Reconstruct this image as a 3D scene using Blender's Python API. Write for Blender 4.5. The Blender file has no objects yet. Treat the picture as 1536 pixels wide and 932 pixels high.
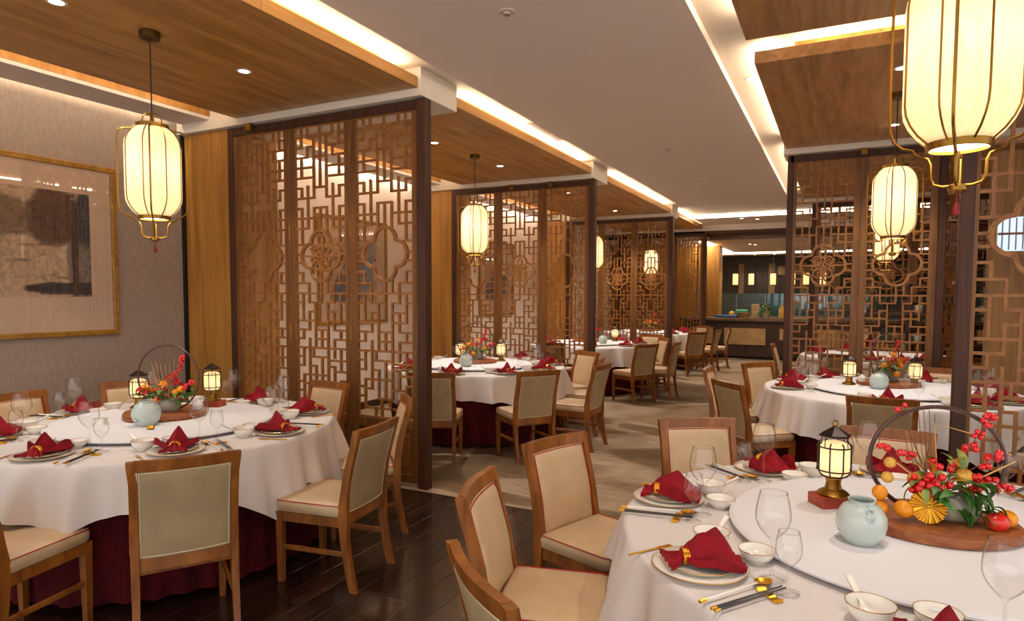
import bpy, bmesh, math, random
from mathutils import Matrix, Vector

# ------------------------------------------------------------------ camera, world, exposure
SC = bpy.context.scene
COL = SC.collection
R = math.radians
PI = math.pi

cam_d = bpy.data.cameras.new('camera')
cam = bpy.data.objects.new('camera', cam_d)
COL.objects.link(cam)
SC.camera = cam
cam_d.sensor_width = 36.0
cam_d.lens = 970.0 / 1536 * 36
cam_d.shift_y = 31.25 / 1536
cam_d.clip_start = 0.05
cam_d.clip_end = 80
yaw, pitch, roll = R(26.806), R(-3.221), R(.2135)
_f = Vector((-math.sin(yaw) * math.cos(pitch), math.cos(yaw) * math.cos(pitch), math.sin(pitch)))
_r = Vector((math.cos(yaw), math.sin(yaw), 0))
_u = _r.cross(_f)
_r2 = _r * math.cos(roll) + _u * math.sin(roll)
_u2 = -_r * math.sin(roll) + _u * math.cos(roll)
cam.matrix_world = Matrix(((_r2.x, _u2.x, -_f.x, 0), (_r2.y, _u2.y, -_f.y, 0), (_r2.z, _u2.z, -_f.z, 1.6), (0, 0, 0, 1)))

world = bpy.data.worlds.new('world')
SC.world = world
world.use_nodes = True
bg = world.node_tree.nodes['Background']
bg.inputs[0].default_value = (1.0, .945, .915, 1)
bg.inputs[1].default_value = 1.45

vs = SC.view_settings
vs.view_transform = 'Standard'
vs.look = 'None'
vs.exposure = 0.17
vs.gamma = 1.0
vs.use_curve_mapping = False
SC.cycles.use_denoising = True
SC.cycles.max_bounces = 8
SC.cycles.diffuse_bounces = 4
SC.cycles.glossy_bounces = 3
SC.cycles.transparent_max_bounces = 24
SC.cycles.transmission_bounces = 6
SC.cycles.caustics_reflective = False
SC.cycles.caustics_refractive = False
SC.cycles.sample_clamp_indirect = 6.0
SC.cycles.use_light_tree = True

P_DOWN = 92.0        # watts per bay downlight
P_LANTERN = 6.0      # emission strength of the lantern shades
P_BULB = 1.8         # watts of the bulb inside a lantern
P_COVE = 27.0        # emission strength of the cove strips
WARM = (1.0, .74, .47)
WARM2 = (1.0, .92, .83)

# ------------------------------------------------------------------ materials
def lin(c):
    return tuple(((v / 255 / 12.92) if v / 255 <= .04045 else ((v / 255 + .055) / 1.055) ** 2.4) for v in c) + (1,)

MATS = {}
def newmat(name):
    m = bpy.data.materials.new(name)
    m.use_nodes = True
    nt = m.node_tree
    b = nt.nodes['Principled BSDF']
    MATS[name] = m
    return m, nt, b

def plain(name, c, rough=.5, metal=0, spec=.5, bump=0, bscale=60, var=0, vscale=4, coat=0, sheen=0):
    m, nt, b = newmat(name)
    b.inputs['Base Color'].default_value = lin(c)
    b.inputs['Roughness'].default_value = rough
    b.inputs['Metallic'].default_value = metal
    b.inputs['Specular IOR Level'].default_value = spec
    if coat:
        b.inputs['Coat Weight'].default_value = coat
        b.inputs['Coat Roughness'].default_value = .15
    if sheen:
        b.inputs['Sheen Weight'].default_value = sheen
    if bump or var:
        tc = nt.nodes.new('ShaderNodeTexCoord')
    if bump:
        n = nt.nodes.new('ShaderNodeTexNoise')
        n.inputs['Scale'].default_value = bscale
        n.inputs['Detail'].default_value = 4
        nt.links.new(tc.outputs['Object'], n.inputs['Vector'])
        bp = nt.nodes.new('ShaderNodeBump')
        bp.inputs['Strength'].default_value = bump
        bp.inputs['Distance'].default_value = .01
        nt.links.new(n.outputs['Fac'], bp.inputs['Height'])
        nt.links.new(bp.outputs['Normal'], b.inputs['Normal'])
    if var:
        n2 = nt.nodes.new('ShaderNodeTexNoise')
        n2.inputs['Scale'].default_value = vscale
        n2.inputs['Detail'].default_value = 5
        nt.links.new(tc.outputs['Object'], n2.inputs['Vector'])
        r = nt.nodes.new('ShaderNodeValToRGB')
        c0 = tuple(max(0, v * (1 - var)) for v in c)
        c1 = tuple(min(255, v * (1 + var)) for v in c)
        r.color_ramp.elements[0].color = lin(c0)
        r.color_ramp.elements[0].position = .3
        r.color_ramp.elements[1].color = lin(c1)
        r.color_ramp.elements[1].position = .7
        nt.links.new(n2.outputs['Fac'], r.inputs['Fac'])
        nt.links.new(r.outputs['Color'], b.inputs['Base Color'])
    return m

def wood(name, dark, mid, light, scale, rough=.4, coat=0.0, perobj=0.0, dist=.6):
    """grain: noise stretched along the axis with the small scale"""
    m, nt, b = newmat(name)
    tc = nt.nodes.new('ShaderNodeTexCoord')
    mp = nt.nodes.new('ShaderNodeMapping')
    mp.inputs['Scale'].default_value = scale
    nt.links.new(tc.outputs['Object'], mp.inputs['Vector'])
    vec = mp.outputs['Vector']
    oi = None
    if perobj:
        oi = nt.nodes.new('ShaderNodeObjectInfo')
        ad = nt.nodes.new('ShaderNodeVectorMath'); ad.operation = 'ADD'
        sc_ = nt.nodes.new('ShaderNodeVectorMath'); sc_.operation = 'SCALE'
        sc_.inputs[0].default_value = (37, 21, 53)
        nt.links.new(oi.outputs['Random'], sc_.inputs['Scale'])
        nt.links.new(vec, ad.inputs[0]); nt.links.new(sc_.outputs['Vector'], ad.inputs[1])
        vec = ad.outputs['Vector']
    n = nt.nodes.new('ShaderNodeTexNoise')
    n.inputs['Scale'].default_value = 1.0
    n.inputs['Detail'].default_value = 7
    n.inputs['Roughness'].default_value = .62
    n.inputs['Distortion'].default_value = dist
    nt.links.new(vec, n.inputs['Vector'])
    r = nt.nodes.new('ShaderNodeValToRGB')
    e = r.color_ramp.elements
    e[0].color = lin(dark); e[0].position = .28
    e[1].color = lin(light); e[1].position = .74
    k = e.new(.5); k.color = lin(mid)
    nt.links.new(n.outputs['Fac'], r.inputs['Fac'])
    out = r.outputs['Color']
    if perobj:
        hs = nt.nodes.new('ShaderNodeHueSaturation')
        mr = nt.nodes.new('ShaderNodeMapRange')
        mr.inputs['To Min'].default_value = 1 - perobj
        mr.inputs['To Max'].default_value = 1 + perobj
        nt.links.new(oi.outputs['Random'], mr.inputs['Value'])
        nt.links.new(mr.outputs['Result'], hs.inputs['Value'])
        nt.links.new(out, hs.inputs['Color'])
        out = hs.outputs['Color']
    nt.links.new(out, b.inputs['Base Color'])
    b.inputs['Roughness'].default_value = rough
    if coat:
        b.inputs['Coat Weight'].default_value = coat
        b.inputs['Coat Roughness'].default_value = .12
    bp = nt.nodes.new('ShaderNodeBump')
    bp.inputs['Strength'].default_value = .08
    bp.inputs['Distance'].default_value = .004
    nt.links.new(n.outputs['Fac'], bp.inputs['Height'])
    nt.links.new(bp.outputs['Normal'], b.inputs['Normal'])
    return m

def emit(name, c, strength, base=None):
    m, nt, b = newmat(name)
    b.inputs['Base Color'].default_value = base if base else (c[0], c[1], c[2], 1)
    b.inputs['Emission Color'].default_value = (c[0], c[1], c[2], 1)
    b.inputs['Emission Strength'].default_value = strength
    b.inputs['Roughness'].default_value = .8
    return m

wood('wood_ceiling', (138, 96, 44), (180, 132, 68), (206, 158, 92), (9, .8, 9), .45, .06)
wood('wood_ceiling_red', (144, 100, 56), (184, 133, 80), (208, 158, 104), (9, .8, 9), .45, .06, dist=1.6)
wood('wood_column', (136, 90, 34), (172, 120, 50), (194, 144, 68), (11, 11, .7), .48, .04)
wood('wood_frame', (48, 23, 11), (70, 35, 16), (92, 49, 24), (22, 22, 1.6), .58, 0)
wood('wood_stile', (88, 52, 20), (118, 74, 30), (144, 96, 42), (22, 22, 1.6), .42, .05)
wood('wood_lattice', (122, 73, 28), (148, 94, 40), (170, 115, 55), (18, 18, 18), .46, .03)
wood('wood_chair', (102, 56, 17), (140, 82, 27), (170, 107, 43), (16, 16, 3), .38, .1)
wood('wood_plank', (24, 14, 9), (46, 29, 20), (76, 50, 36), (26, 1.6, 10), .24, .3, perobj=.35)
wood('wood_board', (110, 58, 26), (150, 84, 42), (180, 114, 62), (4, 30, 10), .45)
wood('wood_red', (134, 42, 24), (164, 62, 36), (188, 88, 54), (10, 10, 30), .45)
wood('wood_bar', (78, 46, 24), (112, 72, 40), (140, 96, 56), (2, 10, 10), .4)
wood('wood_pictureframe', (120, 82, 22), (160, 114, 38), (190, 142, 60), (14, 14, 14), .42)
wood('wood_wall', (150, 106, 54), (182, 134, 76), (208, 162, 100), (11, 11, .8), .48, .04)
plain('paint_ceiling', (240, 226, 216), .7)
plain('paint_white', (236, 228, 214), .6)
plain('paint_soffit', (214, 206, 198), .7)  # slightly greyer white of the soffits
plain('wall_beige', (244, 228, 214), .75, var=.02, vscale=2)
plain('paint_wall', (232, 226, 220), .7)
plain('leather', (205, 178, 140), .42, var=.05, vscale=6, bump=.12, bscale=220)
plain('leather_back', (172, 150, 112), .5, var=.05, vscale=6, bump=.12, bscale=220)
plain('piping_red', (176, 34, 38), .5)
plain('piping_cream', (222, 206, 170), .5)
plain('cloth_white', (226, 220, 217), .9, bump=.15, bscale=26, spec=.2)
plain('cloth_susan', (230, 229, 232), .8, bump=.06, bscale=14)
plain('cloth_red', (76, 8, 14), .8, var=.2, vscale=9, spec=.2)
plain('napkin', (138, 6, 26), .7, var=.12, vscale=14, spec=.25)
plain('porcelain', (244, 240, 230), .18, coat=.6)
plain('gold', (232, 172, 52), .3, metal=.85)
plain('gold_rim', (214, 172, 104), .3, metal=1)
plain('brass', (150, 112, 48), .32, metal=1)
plain('brass_dark', (108, 82, 44), .38, metal=1)
plain('metal_dark', (48, 38, 32), .38, metal=.7)
plain('metal_grey', (150, 150, 150), .35, metal=.9)
plain('black', (22, 20, 19), .5)
plain('chop_black', (30, 27, 27), .3, coat=.4)
plain('berry', (206, 20, 24), .22, coat=.6, var=.15, vscale=40)
plain('orange_fruit', (238, 150, 22), .35, bump=.15, bscale=120, var=.1, vscale=20)
plain('yellow_fruit', (222, 170, 70), .4, var=.1, vscale=20)
plain('red_fruit', (206, 36, 22), .3, coat=.4, var=.15, vscale=12)
plain('leaf', (62, 112, 42), .45, var=.25, vscale=20)
plain('leaf_pale', (120, 140, 70), .5, var=.25, vscale=20)
plain('leaf_gold', (206, 156, 40), .5, var=.2, vscale=20)
plain('twig', (112, 70, 36), .6)
plain('twig_straw', (206, 160, 90), .6)
plain('hoop', (74, 46, 38), .4, coat=.3)
plain('stone', (150, 148, 132), .75, var=.2, vscale=16, bump=.3, bscale=40)
plain('shell', (214, 206, 200), .5, var=.2, vscale=30)
plain('tassel', (130, 22, 22), .6)
plain('flower_red', (200, 24, 26), .5, var=.15, vscale=20)
plain('flower_burgundy', (140, 16, 40), .5, var=.2, vscale=20)
plain('tile_tan', (176, 140, 88), .45, var=.1, vscale=3)
plain('bar_dark', (62, 40, 28), .4)
plain('counter_stone', (112, 84, 56), .3, var=.12, vscale=8)
plain('kitchen_steel', (120, 140, 142), .3, metal=.6, var=.1, vscale=2)
plain('kitchen_tile', (96, 116, 112), .4)
plain('hood_dark', (46, 36, 28), .6)
plain('hood_tan', (120, 98, 66), .6)
plain('cup_blue', (40, 90, 160), .4)
plain('towel_green', (70, 170, 130), .6)
plain('basket', (170, 120, 60), .6, bump=.4, bscale=60)
plain('board_pale', (214, 176, 130), .5)
plain('bottle_white', (226, 226, 226), .3)
plain('mat_paper', (236, 204, 174), .7, var=.03, vscale=3)
plain('slat_white', (238, 240, 246), .6)
plain('vent', (196, 184, 170), .5)
plain('book_green', (36, 62, 46), .5)

emit('lantern_glow', (1.0, .86, .62), P_LANTERN * 1.6)

def paper(name, c, e):
    m, nt, b = newmat(name)
    out = nt.nodes['Material Output']
    b.inputs['Base Color'].default_value = (.86, .74, .5, 1)
    b.inputs['Roughness'].default_value = .8
    b.inputs['Emission Color'].default_value = c + (1,)
    b.inputs['Emission Strength'].default_value = e
    tc = nt.nodes.new('ShaderNodeTexCoord')
    mp = nt.nodes.new('ShaderNodeMapping'); mp.inputs['Scale'].default_value = (60, 60, 14)
    nt.links.new(tc.outputs['Object'], mp.inputs['Vector'])
    n = nt.nodes.new('ShaderNodeTexNoise'); n.inputs['Scale'].default_value = 1.0; n.inputs['Detail'].default_value = 4
    nt.links.new(mp.outputs['Vector'], n.inputs['Vector'])
    r = nt.nodes.new('ShaderNodeValToRGB')
    r.color_ramp.elements[0].position = .3; r.color_ramp.elements[0].color = (.86, .70, .44, 1)
    r.color_ramp.elements[1].position = .7; r.color_ramp.elements[1].color = (.98, .88, .68, 1)
    nt.links.new(n.outputs['Fac'], r.inputs['Fac'])
    t = nt.nodes.new('ShaderNodeBsdfTranslucent')
    nt.links.new(r.outputs['Color'], t.inputs['Color'])
    mx = nt.nodes.new('ShaderNodeMixShader'); mx.inputs[0].default_value = .6
    nt.links.new(b.outputs[0], mx.inputs[1]); nt.links.new(t.outputs[0], mx.inputs[2])
    nt.links.new(mx.outputs[0], out.inputs['Surface'])
paper('lantern_shade', (1.0, .77, .44), .22)
paper('lamp_shade', (1.0, .76, .44), .55)
emit('cove_led', (1.0, .83, .60), P_COVE)
emit('cove_led_right', (1.0, .83, .60), P_COVE * 1.9)
emit('slot_led', (1.0, .84, .62), 16)
emit('slot_led_far', (1.0, .88, .72), 42)
emit('down_lens', (1.0, .9, .78), 14)
emit('down_lens_cool', (.80, .94, 1.0), 45)
emit('kitchen_paper', (1.0, .66, .28), 1.0)
emit('kitchen_glow', (.62, .9, .95), .5)
emit('panel_bluish', (.55, .68, 1.0), 1.1)  # bluish emission of the slatted panel on the oak wall

# thin-walled glass: a transparent sheet with a Fresnel reflection
def thin_glass(name, tint=(.97, .97, .97), refl=.09, edge=.62):
    m, nt, b = newmat(name)
    nt.nodes.remove(b)
    out = nt.nodes['Material Output']
    tr = nt.nodes.new('ShaderNodeBsdfTransparent')
    gl = nt.nodes.new('ShaderNodeBsdfGlossy')
    gl.inputs['Roughness'].default_value = .02
    gl.inputs['Color'].default_value = (1, 1, 1, 1)
    lw = nt.nodes.new('ShaderNodeLayerWeight')     # longer way through the wall near the outline
    lw.inputs['Blend'].default_value = .5
    r = nt.nodes.new('ShaderNodeValToRGB')
    r.color_ramp.elements[0].position = .55; r.color_ramp.elements[0].color = tint + (1,)
    r.color_ramp.elements[1].position = 1.0; r.color_ramp.elements[1].color = (edge, edge, edge, 1)
    nt.links.new(lw.outputs['Facing'], r.inputs['Fac'])
    nt.links.new(r.outputs['Color'], tr.inputs[0])
    fr = nt.nodes.new('ShaderNodeFresnel')
    ge = nt.nodes.new('ShaderNodeNewGeometry')
    io = nt.nodes.new('ShaderNodeMapRange')      # same reflection from either face of the thin wall
    io.inputs['To Min'].default_value = 1.5; io.inputs['To Max'].default_value = 1 / 1.5
    nt.links.new(ge.outputs['Backfacing'], io.inputs['Value'])
    nt.links.new(io.outputs['Result'], fr.inputs['IOR'])
    mx = nt.nodes.new('ShaderNodeMath'); mx.operation = 'MAXIMUM'
    mx.inputs[1].default_value = refl
    nt.links.new(fr.outputs[0], mx.inputs[0])
    mix = nt.nodes.new('ShaderNodeMixShader')
    nt.links.new(mx.outputs[0], mix.inputs[0])
    nt.links.new(tr.outputs[0], mix.inputs[1])
    nt.links.new(gl.outputs[0], mix.inputs[2])
    nt.links.new(mix.outputs[0], out.inputs['Surface'])
    return m
thin_glass('glass', (.98, .98, .98), .06, .28)
thin_glass('pane', (.97, .97, .97), .05, .95)
thin_glass('pane_kitchen', (.80, .90, .90), .08, .8)

# celadon glaze with faint blue-grey painting
def celadon():
    m, nt, b = newmat('celadon')
    tc = nt.nodes.new('ShaderNodeTexCoord')
    n = nt.nodes.new('ShaderNodeTexNoise')
    n.inputs['Scale'].default_value = 13; n.inputs['Detail'].default_value = 6; n.inputs['Roughness'].default_value = .7
    nt.links.new(tc.outputs['Object'], n.inputs['Vector'])
    r = nt.nodes.new('ShaderNodeValToRGB')
    e = r.color_ramp.elements
    e[0].position = .56; e[0].color = lin((192, 206, 200))
    e[1].position = .66; e[1].color = lin((118, 136, 154))
    nt.links.new(n.outputs['Fac'], r.inputs['Fac'])
    nt.links.new(r.outputs['Color'], b.inputs['Base Color'])
    b.inputs['Roughness'].default_value = .2
    b.inputs['Coat Weight'].default_value = .5
celadon()

# carpet with large cloudy shapes and fine cross streaks
def carpet_mat():
    m, nt, b = newmat('carpet')
    tc = nt.nodes.new('ShaderNodeTexCoord')
    mp = nt.nodes.new('ShaderNodeMapping'); mp.inputs['Location'].default_value = (2.3, .4, 0)
    nt.links.new(tc.outputs['Object'], mp.inputs['Vector'])
    n = nt.nodes.new('ShaderNodeTexNoise')
    n.inputs['Scale'].default_value = .5; n.inputs['Detail'].default_value = 1.0; n.inputs['Distortion'].default_value = .9
    nt.links.new(mp.outputs['Vector'], n.inputs['Vector'])
    r = nt.nodes.new('ShaderNodeValToRGB')
    e = r.color_ramp.elements
    e[0].position = .30; e[0].color = lin((98, 80, 60))
    e[1].position = .66; e[1].color = lin((150, 128, 102))
    for p_, c_ in ((.45, (120, 100, 76)), (.47, (166, 146, 124)), (.54, (154, 132, 108)), (.57, (132, 110, 85))):
        k = e.new(p_); k.color = lin(c_)
    nt.links.new(n.outputs['Fac'], r.inputs['Fac'])
    mp2 = nt.nodes.new('ShaderNodeMapping'); mp2.inputs['Scale'].default_value = (3, 18, 1)
    nt.links.new(tc.outputs['Object'], mp2.inputs['Vector'])
    n2 = nt.nodes.new('ShaderNodeTexNoise'); n2.inputs['Scale'].default_value = 1.6; n2.inputs['Detail'].default_value = 6
    nt.links.new(mp2.outputs['Vector'], n2.inputs['Vector'])
    mx = nt.nodes.new('ShaderNodeMix'); mx.data_type = 'RGBA'; mx.blend_type = 'OVERLAY'
    mx.inputs['Factor'].default_value = .7
    nt.links.new(r.outputs['Color'], mx.inputs[6])
    nt.links.new(n2.outputs['Fac'], mx.inputs[7])
    nt.links.new(mx.outputs[2], b.inputs['Base Color'])
    b.inputs['Roughness'].default_value = .95
    b.inputs['Specular IOR Level'].default_value = .1
carpet_mat()

# woven taupe wallpaper
def wallpaper():
    m, nt, b = newmat('wallpaper')
    tc = nt.nodes.new('ShaderNodeTexCoord')
    mp = nt.nodes.new('ShaderNodeMapping'); mp.inputs['Scale'].default_value = (1, 30, 6)
    nt.links.new(tc.outputs['Object'], mp.inputs['Vector'])
    n = nt.nodes.new('ShaderNodeTexNoise'); n.inputs['Scale'].default_value = 3; n.inputs['Detail'].default_value = 6
    nt.links.new(mp.outputs['Vector'], n.inputs['Vector'])
    r = nt.nodes.new('ShaderNodeValToRGB')
    r.color_ramp.elements[0].position = .3; r.color_ramp.elements[0].color = lin((154, 136, 124))
    r.color_ramp.elements[1].position = .7; r.color_ramp.elements[1].color = lin((172, 154, 141))
    nt.links.new(n.outputs['Fac'], r.inputs['Fac'])
    nt.links.new(r.outputs['Color'], b.inputs['Base Color'])
    b.inputs['Roughness'].default_value = .8
wallpaper()

# ink landscape: generic brown and slate masses on warm paper (y runs along the wall, z up)
def ink_mat(name, cy, cz, blob, tint):
    m, nt, b = newmat(name)
    N, L = nt.nodes, nt.links
    tc = N.new('ShaderNodeTexCoord')
    ns = N.new('ShaderNodeTexNoise'); ns.inputs['Scale'].default_value = 3.2; ns.inputs['Detail'].default_value = 8; ns.inputs['Roughness'].default_value = .7
    L.new(tc.outputs['Object'], ns.inputs['Vector'])
    def dist(y, z, ry, rz):
        mp = N.new('ShaderNodeMapping')
        mp.inputs['Location'].default_value = (0, -y / ry, -z / rz)
        mp.inputs['Scale'].default_value = (0, 1 / ry, 1 / rz)
        L.new(tc.outputs['Object'], mp.inputs['Vector'])
        ln = N.new('ShaderNodeVectorMath'); ln.operation = 'LENGTH'
        L.new(mp.outputs['Vector'], ln.inputs[0])
        a = N.new('ShaderNodeMath'); a.operation = 'MULTIPLY_ADD'
        L.new(ns.outputs['Fac'], a.inputs[0]); a.inputs[1].default_value = 1.1
        L.new(ln.outputs['Value'], a.inputs[2])
        mr = N.new('ShaderNodeMapRange')
        mr.inputs['From Min'].default_value = 1.5; mr.inputs['From Max'].default_value = 1.7
        mr.inputs['To Min'].default_value = 1; mr.inputs['To Max'].default_value = 0
        L.new(a.outputs[0], mr.inputs['Value'])
        return mr.outputs['Result']
    mp2 = N.new('ShaderNodeMapping'); mp2.inputs['Scale'].default_value = (1, 1.2, 9)
    L.new(tc.outputs['Object'], mp2.inputs['Vector'])
    st = N.new('ShaderNodeTexNoise'); st.inputs['Scale'].default_value = 2.2; st.inputs['Detail'].default_value = 7
    L.new(mp2.outputs['Vector'], st.inputs['Vector'])
    rp = N.new('ShaderNodeValToRGB')
    rp.color_ramp.elements[0].position = .56; rp.color_ramp.elements[0].color = lin((224, 192, 158))
    rp.color_ramp.elements[1].position = .70; rp.color_ramp.elements[1].color = lin((120, 92, 72))
    L.new(st.outputs['Fac'], rp.inputs['Fac'])
    col = rp.outputs['Color']
    for (y, z, ry, rz, c) in blob:
        mx = N.new('ShaderNodeMix'); mx.data_type = 'RGBA'
        L.new(dist(cy + y, cz + z, ry, rz), mx.inputs['Factor'])
        L.new(col, mx.inputs[6]); mx.inputs[7].default_value = lin(c)
        col = mx.outputs[2]
    fn_ = N.new('ShaderNodeTexNoise'); fn_.inputs['Scale'].default_value = 14; fn_.inputs['Detail'].default_value = 8; fn_.inputs['Roughness'].default_value = .75; fn_.inputs['Distortion'].default_value = 1.2
    L.new(tc.outputs['Object'], fn_.inputs['Vector'])
    rr_ = N.new('ShaderNodeValToRGB')
    rr_.color_ramp.elements[0].position = .36; rr_.color_ramp.elements[0].color = (.42, .40, .40, 1)
    rr_.color_ramp.elements[1].position = .60; rr_.color_ramp.elements[1].color = (1.25, 1.2, 1.15, 1)
    L.new(fn_.outputs['Fac'], rr_.inputs['Fac'])
    mm = N.new('ShaderNodeMix'); mm.data_type = 'RGBA'; mm.blend_type = 'MULTIPLY'; mm.inputs['Factor'].default_value = .75
    L.new(col, mm.inputs[6]); L.new(rr_.outputs['Color'], mm.inputs[7])
    col = mm.outputs[2]
    L.new(col, b.inputs['Base Color'])
    b.inputs['Roughness'].default_value = .6
ink_mat('ink_a', 2.75, 2.02, ((.60, -.12, .12, .42, (150, 136, 124)), (.38, .22, .20, .24, (112, 84, 66)), (.64, .20, .10, .22, (84, 84, 88)), (.52, -.38, .36, .05, (70, 64, 64)), (.55, -.05, .03, .4, (90, 72, 62)), (-.3, .2, .5, .2, (150, 122, 98))), 0)
ink_mat('ink_b', 6.9, 1.95, ((.1, .0, .30, .42, (150, 156, 170)), (-.2, -.3, .26, .2, (110, 124, 150)), (.2, .35, .3, .2, (190, 180, 172))), 0)
ink_mat('ink_c', 11.0, 1.95, ((.1, .0, .30, .42, (150, 156, 170)), (-.2, -.3, .26, .2, (110, 124, 150))), 0)

# ------------------------------------------------------------------ mesh helpers
class MB:
    def __init__(s):
        s.v = []; s.f = []
    def add(s, vs, fs, M=None):
        b = len(s.v)
        if M is not None:
            vs = [tuple(M @ Vector(p)) for p in vs]
        s.v += [tuple(p) for p in vs]
        s.f += [tuple(i + b for i in f) for f in fs]
        return s
    def box(s, x0, x1, y0, y1, z0, z1, M=None):
        return s.add([(x0, y0, z0), (x1, y0, z0), (x1, y1, z0), (x0, y1, z0), (x0, y0, z1), (x1, y0, z1), (x1, y1, z1), (x0, y1, z1)],
                     [(3, 2, 1, 0), (4, 5, 6, 7), (0, 1, 5, 4), (1, 2, 6, 5), (2, 3, 7, 6), (3, 0, 4, 7)], M)
    def cbox(s, x0, x1, y0, y1, z0, z1, c=.004, M=None):
        """box with chamfered edges"""
        bm = bmesh.new()
        bmesh.ops.create_cube(bm, size=1)
        for v in bm.verts:
            v.co = Vector(((x0 + x1) / 2 + v.co.x * (x1 - x0), (y0 + y1) / 2 + v.co.y * (y1 - y0), (z0 + z1) / 2 + v.co.z * (z1 - z0)))
        bmesh.ops.bevel(bm, geom=list(bm.edges), offset=c, segments=1, affect='EDGES')
        bm.verts.index_update()
        s.add([v.co[:] for v in bm.verts], [[v.index for v in f.verts] for f in bm.faces], M)
        bm.free()
        return s
    def rbox(s, x0, x1, y0, y1, z0, z1, c=.02, seg=3, M=None):
        bm = bmesh.new()
        bmesh.ops.create_cube(bm, size=1)
        for v in bm.verts:
            v.co = Vector(((x0 + x1) / 2 + v.co.x * (x1 - x0), (y0 + y1) / 2 + v.co.y * (y1 - y0), (z0 + z1) / 2 + v.co.z * (z1 - z0)))
        bmesh.ops.bevel(bm, geom=list(bm.edges), offset=c, segments=seg, affect='EDGES', profile=.5)
        bm.verts.index_update()
        s.add([v.co[:] for v in bm.verts], [[v.index for v in f.verts] for f in bm.faces], M)
        bm.free()
        return s
    def lathe(s, prof, seg=24, M=None, closed=False, rfun=None):
        vs, fs = [], []
        n = len(prof)
        for i in range(seg):
            a = 2 * PI * i / seg
            k = rfun(a) if rfun else 1
            for (r, z) in prof:
                vs.append((r * k * math.cos(a), r * k * math.sin(a), z))
        for i in range(seg):
            j = (i + 1) % seg
            for k in range(n - 1 if not closed else n):
                l = (k + 1) % n
                fs.append((i * n + k, j * n + k, j * n + l, i * n + l))
        return s.add(vs, fs, M)
    def tube(s, path, r, seg=8, closed=False, M=None, caps=True):
        pts = [Vector(p) for p in path]
        n = len(pts)
        rs = r if isinstance(r, (list, tuple)) else [r] * n
        vs, fs = [], []
        prev = None
        for i, p in enumerate(pts):
            if closed:
                t = pts[(i + 1) % n] - pts[i - 1]
            else:
                t = pts[min(i + 1, n - 1)] - pts[max(i - 1, 0)]
            if t.length < 1e-9: t = Vector((0, 0, 1))
            t.normalize()
            if prev is None:
                a = Vector((0, 0, 1)) if abs(t.z) < .9 else Vector((1, 0, 0))
                nrm = t.cross(a).normalized()
            else:
                nrm = (prev - t * prev.dot(t))
                nrm = nrm.normalized() if nrm.length > 1e-6 else t.orthogonal().normalized()
            prev = nrm
            bn = t.cross(nrm)
            for k in range(seg):
                a = 2 * PI * k / seg
                vs.append(tuple(p + (nrm * math.cos(a) + bn * math.sin(a)) * rs[i]))
        for i in range(n if closed else n - 1):
            j = (i + 1) % n
            for k in range(seg):
                l = (k + 1) % seg
                fs.append((i * seg + k, i * seg + l, j * seg + l, j * seg + k))
        if caps and not closed:
            fs.append(tuple(reversed(range(seg))))
            fs.append(tuple(range((n - 1) * seg, n * seg)))
        return s.add(vs, fs, M)
    def band(s, pts, w, y0, y1, closed=True, M=None):
        """flat fretwork strip: polyline in (x,z), width w, from depth y0 to y1"""
        n = len(pts)
        vs, fs = [], []
        for i in range(n):
            if closed:
                a, b = pts[i - 1], pts[(i + 1) % n]
            else:
                a, b = pts[max(i - 1, 0)], pts[min(i + 1, n - 1)]
            tx, tz = b[0] - a[0], b[1] - a[1]
            l = math.hypot(tx, tz) or 1
            nx, nz = -tz / l, tx / l
            for (k, y) in ((1, y0), (-1, y0), (-1, y1), (1, y1)):
                vs.append((pts[i][0] + nx * w / 2 * k, y, pts[i][1] + nz * w / 2 * k))
        for i in range(n if closed else n - 1):
            j = (i + 1) % n
            for k in range(4):
                l = (k + 1) % 4
                fs.append((i * 4 + k, i * 4 + l, j * 4 + l, j * 4 + k))
        if not closed:
            fs.append((0, 1, 2, 3)); fs.append(tuple((n - 1) * 4 + k for k in (3, 2, 1, 0)))
        return s.add(vs, fs, M)
    def ball(s, c, r, seg=10, rings=6, sx=1, sy=1, sz=1, M=None):
        prof = [(math.sin(PI * i / rings) * r, -math.cos(PI * i / rings) * r) for i in range(rings + 1)]
        prof[0] = (r * .02, -r); prof[-1] = (r * .02, r)
        T = Matrix.Translation(Vector(c)) @ Matrix.Diagonal((sx, sy, sz, 1))
        if M is not None: T = M @ T
        return s.lathe(prof, seg, T)
    def grid(s, fn, nu, nv, M=None, closeu=False):
        vs = [fn(i / (nu if closeu else nu - 1), j / (nv - 1)) for i in range(nu) for j in range(nv)]
        fs = []
        for i in range(nu if closeu else nu - 1):
            k = (i + 1) % nu
            for j in range(nv - 1):
                fs.append((i * nv + j, k * nv + j, k * nv + j + 1, i * nv + j + 1))
        return s.add(vs, fs, M)
    def prism(s, poly, z0, z1, M=None):
        n = len(poly)
        vs = [(x, y, z0) for x, y in poly] + [(x, y, z1) for x, y in poly]
        fs = [tuple(reversed(range(n))), tuple(range(n, 2 * n))] + [(i, (i + 1) % n, n + (i + 1) % n, n + i) for i in range(n)]
        return s.add(vs, fs, M)
    def mesh(s, name, mat, smooth=False, angle=40):
        me = bpy.data.meshes.new(name)
        me.from_pydata(s.v, [], s.f)
        bm = bmesh.new(); bm.from_mesh(me)
        bmesh.ops.remove_doubles(bm, verts=bm.verts, dist=1e-6)
        bmesh.ops.recalc_face_normals(bm, faces=bm.faces)
        bm.to_mesh(me); bm.free()
        me.materials.append(MATS[mat])
        if smooth:
            me.shade_smooth()
            try:
                me.set_sharp_from_angle(angle=R(angle))
            except Exception:
                pass
        return me
    def build(s, name, mat, parent=None, smooth=False, angle=40):
        return put(name, s.mesh(name, mat, smooth, angle), parent)

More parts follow.
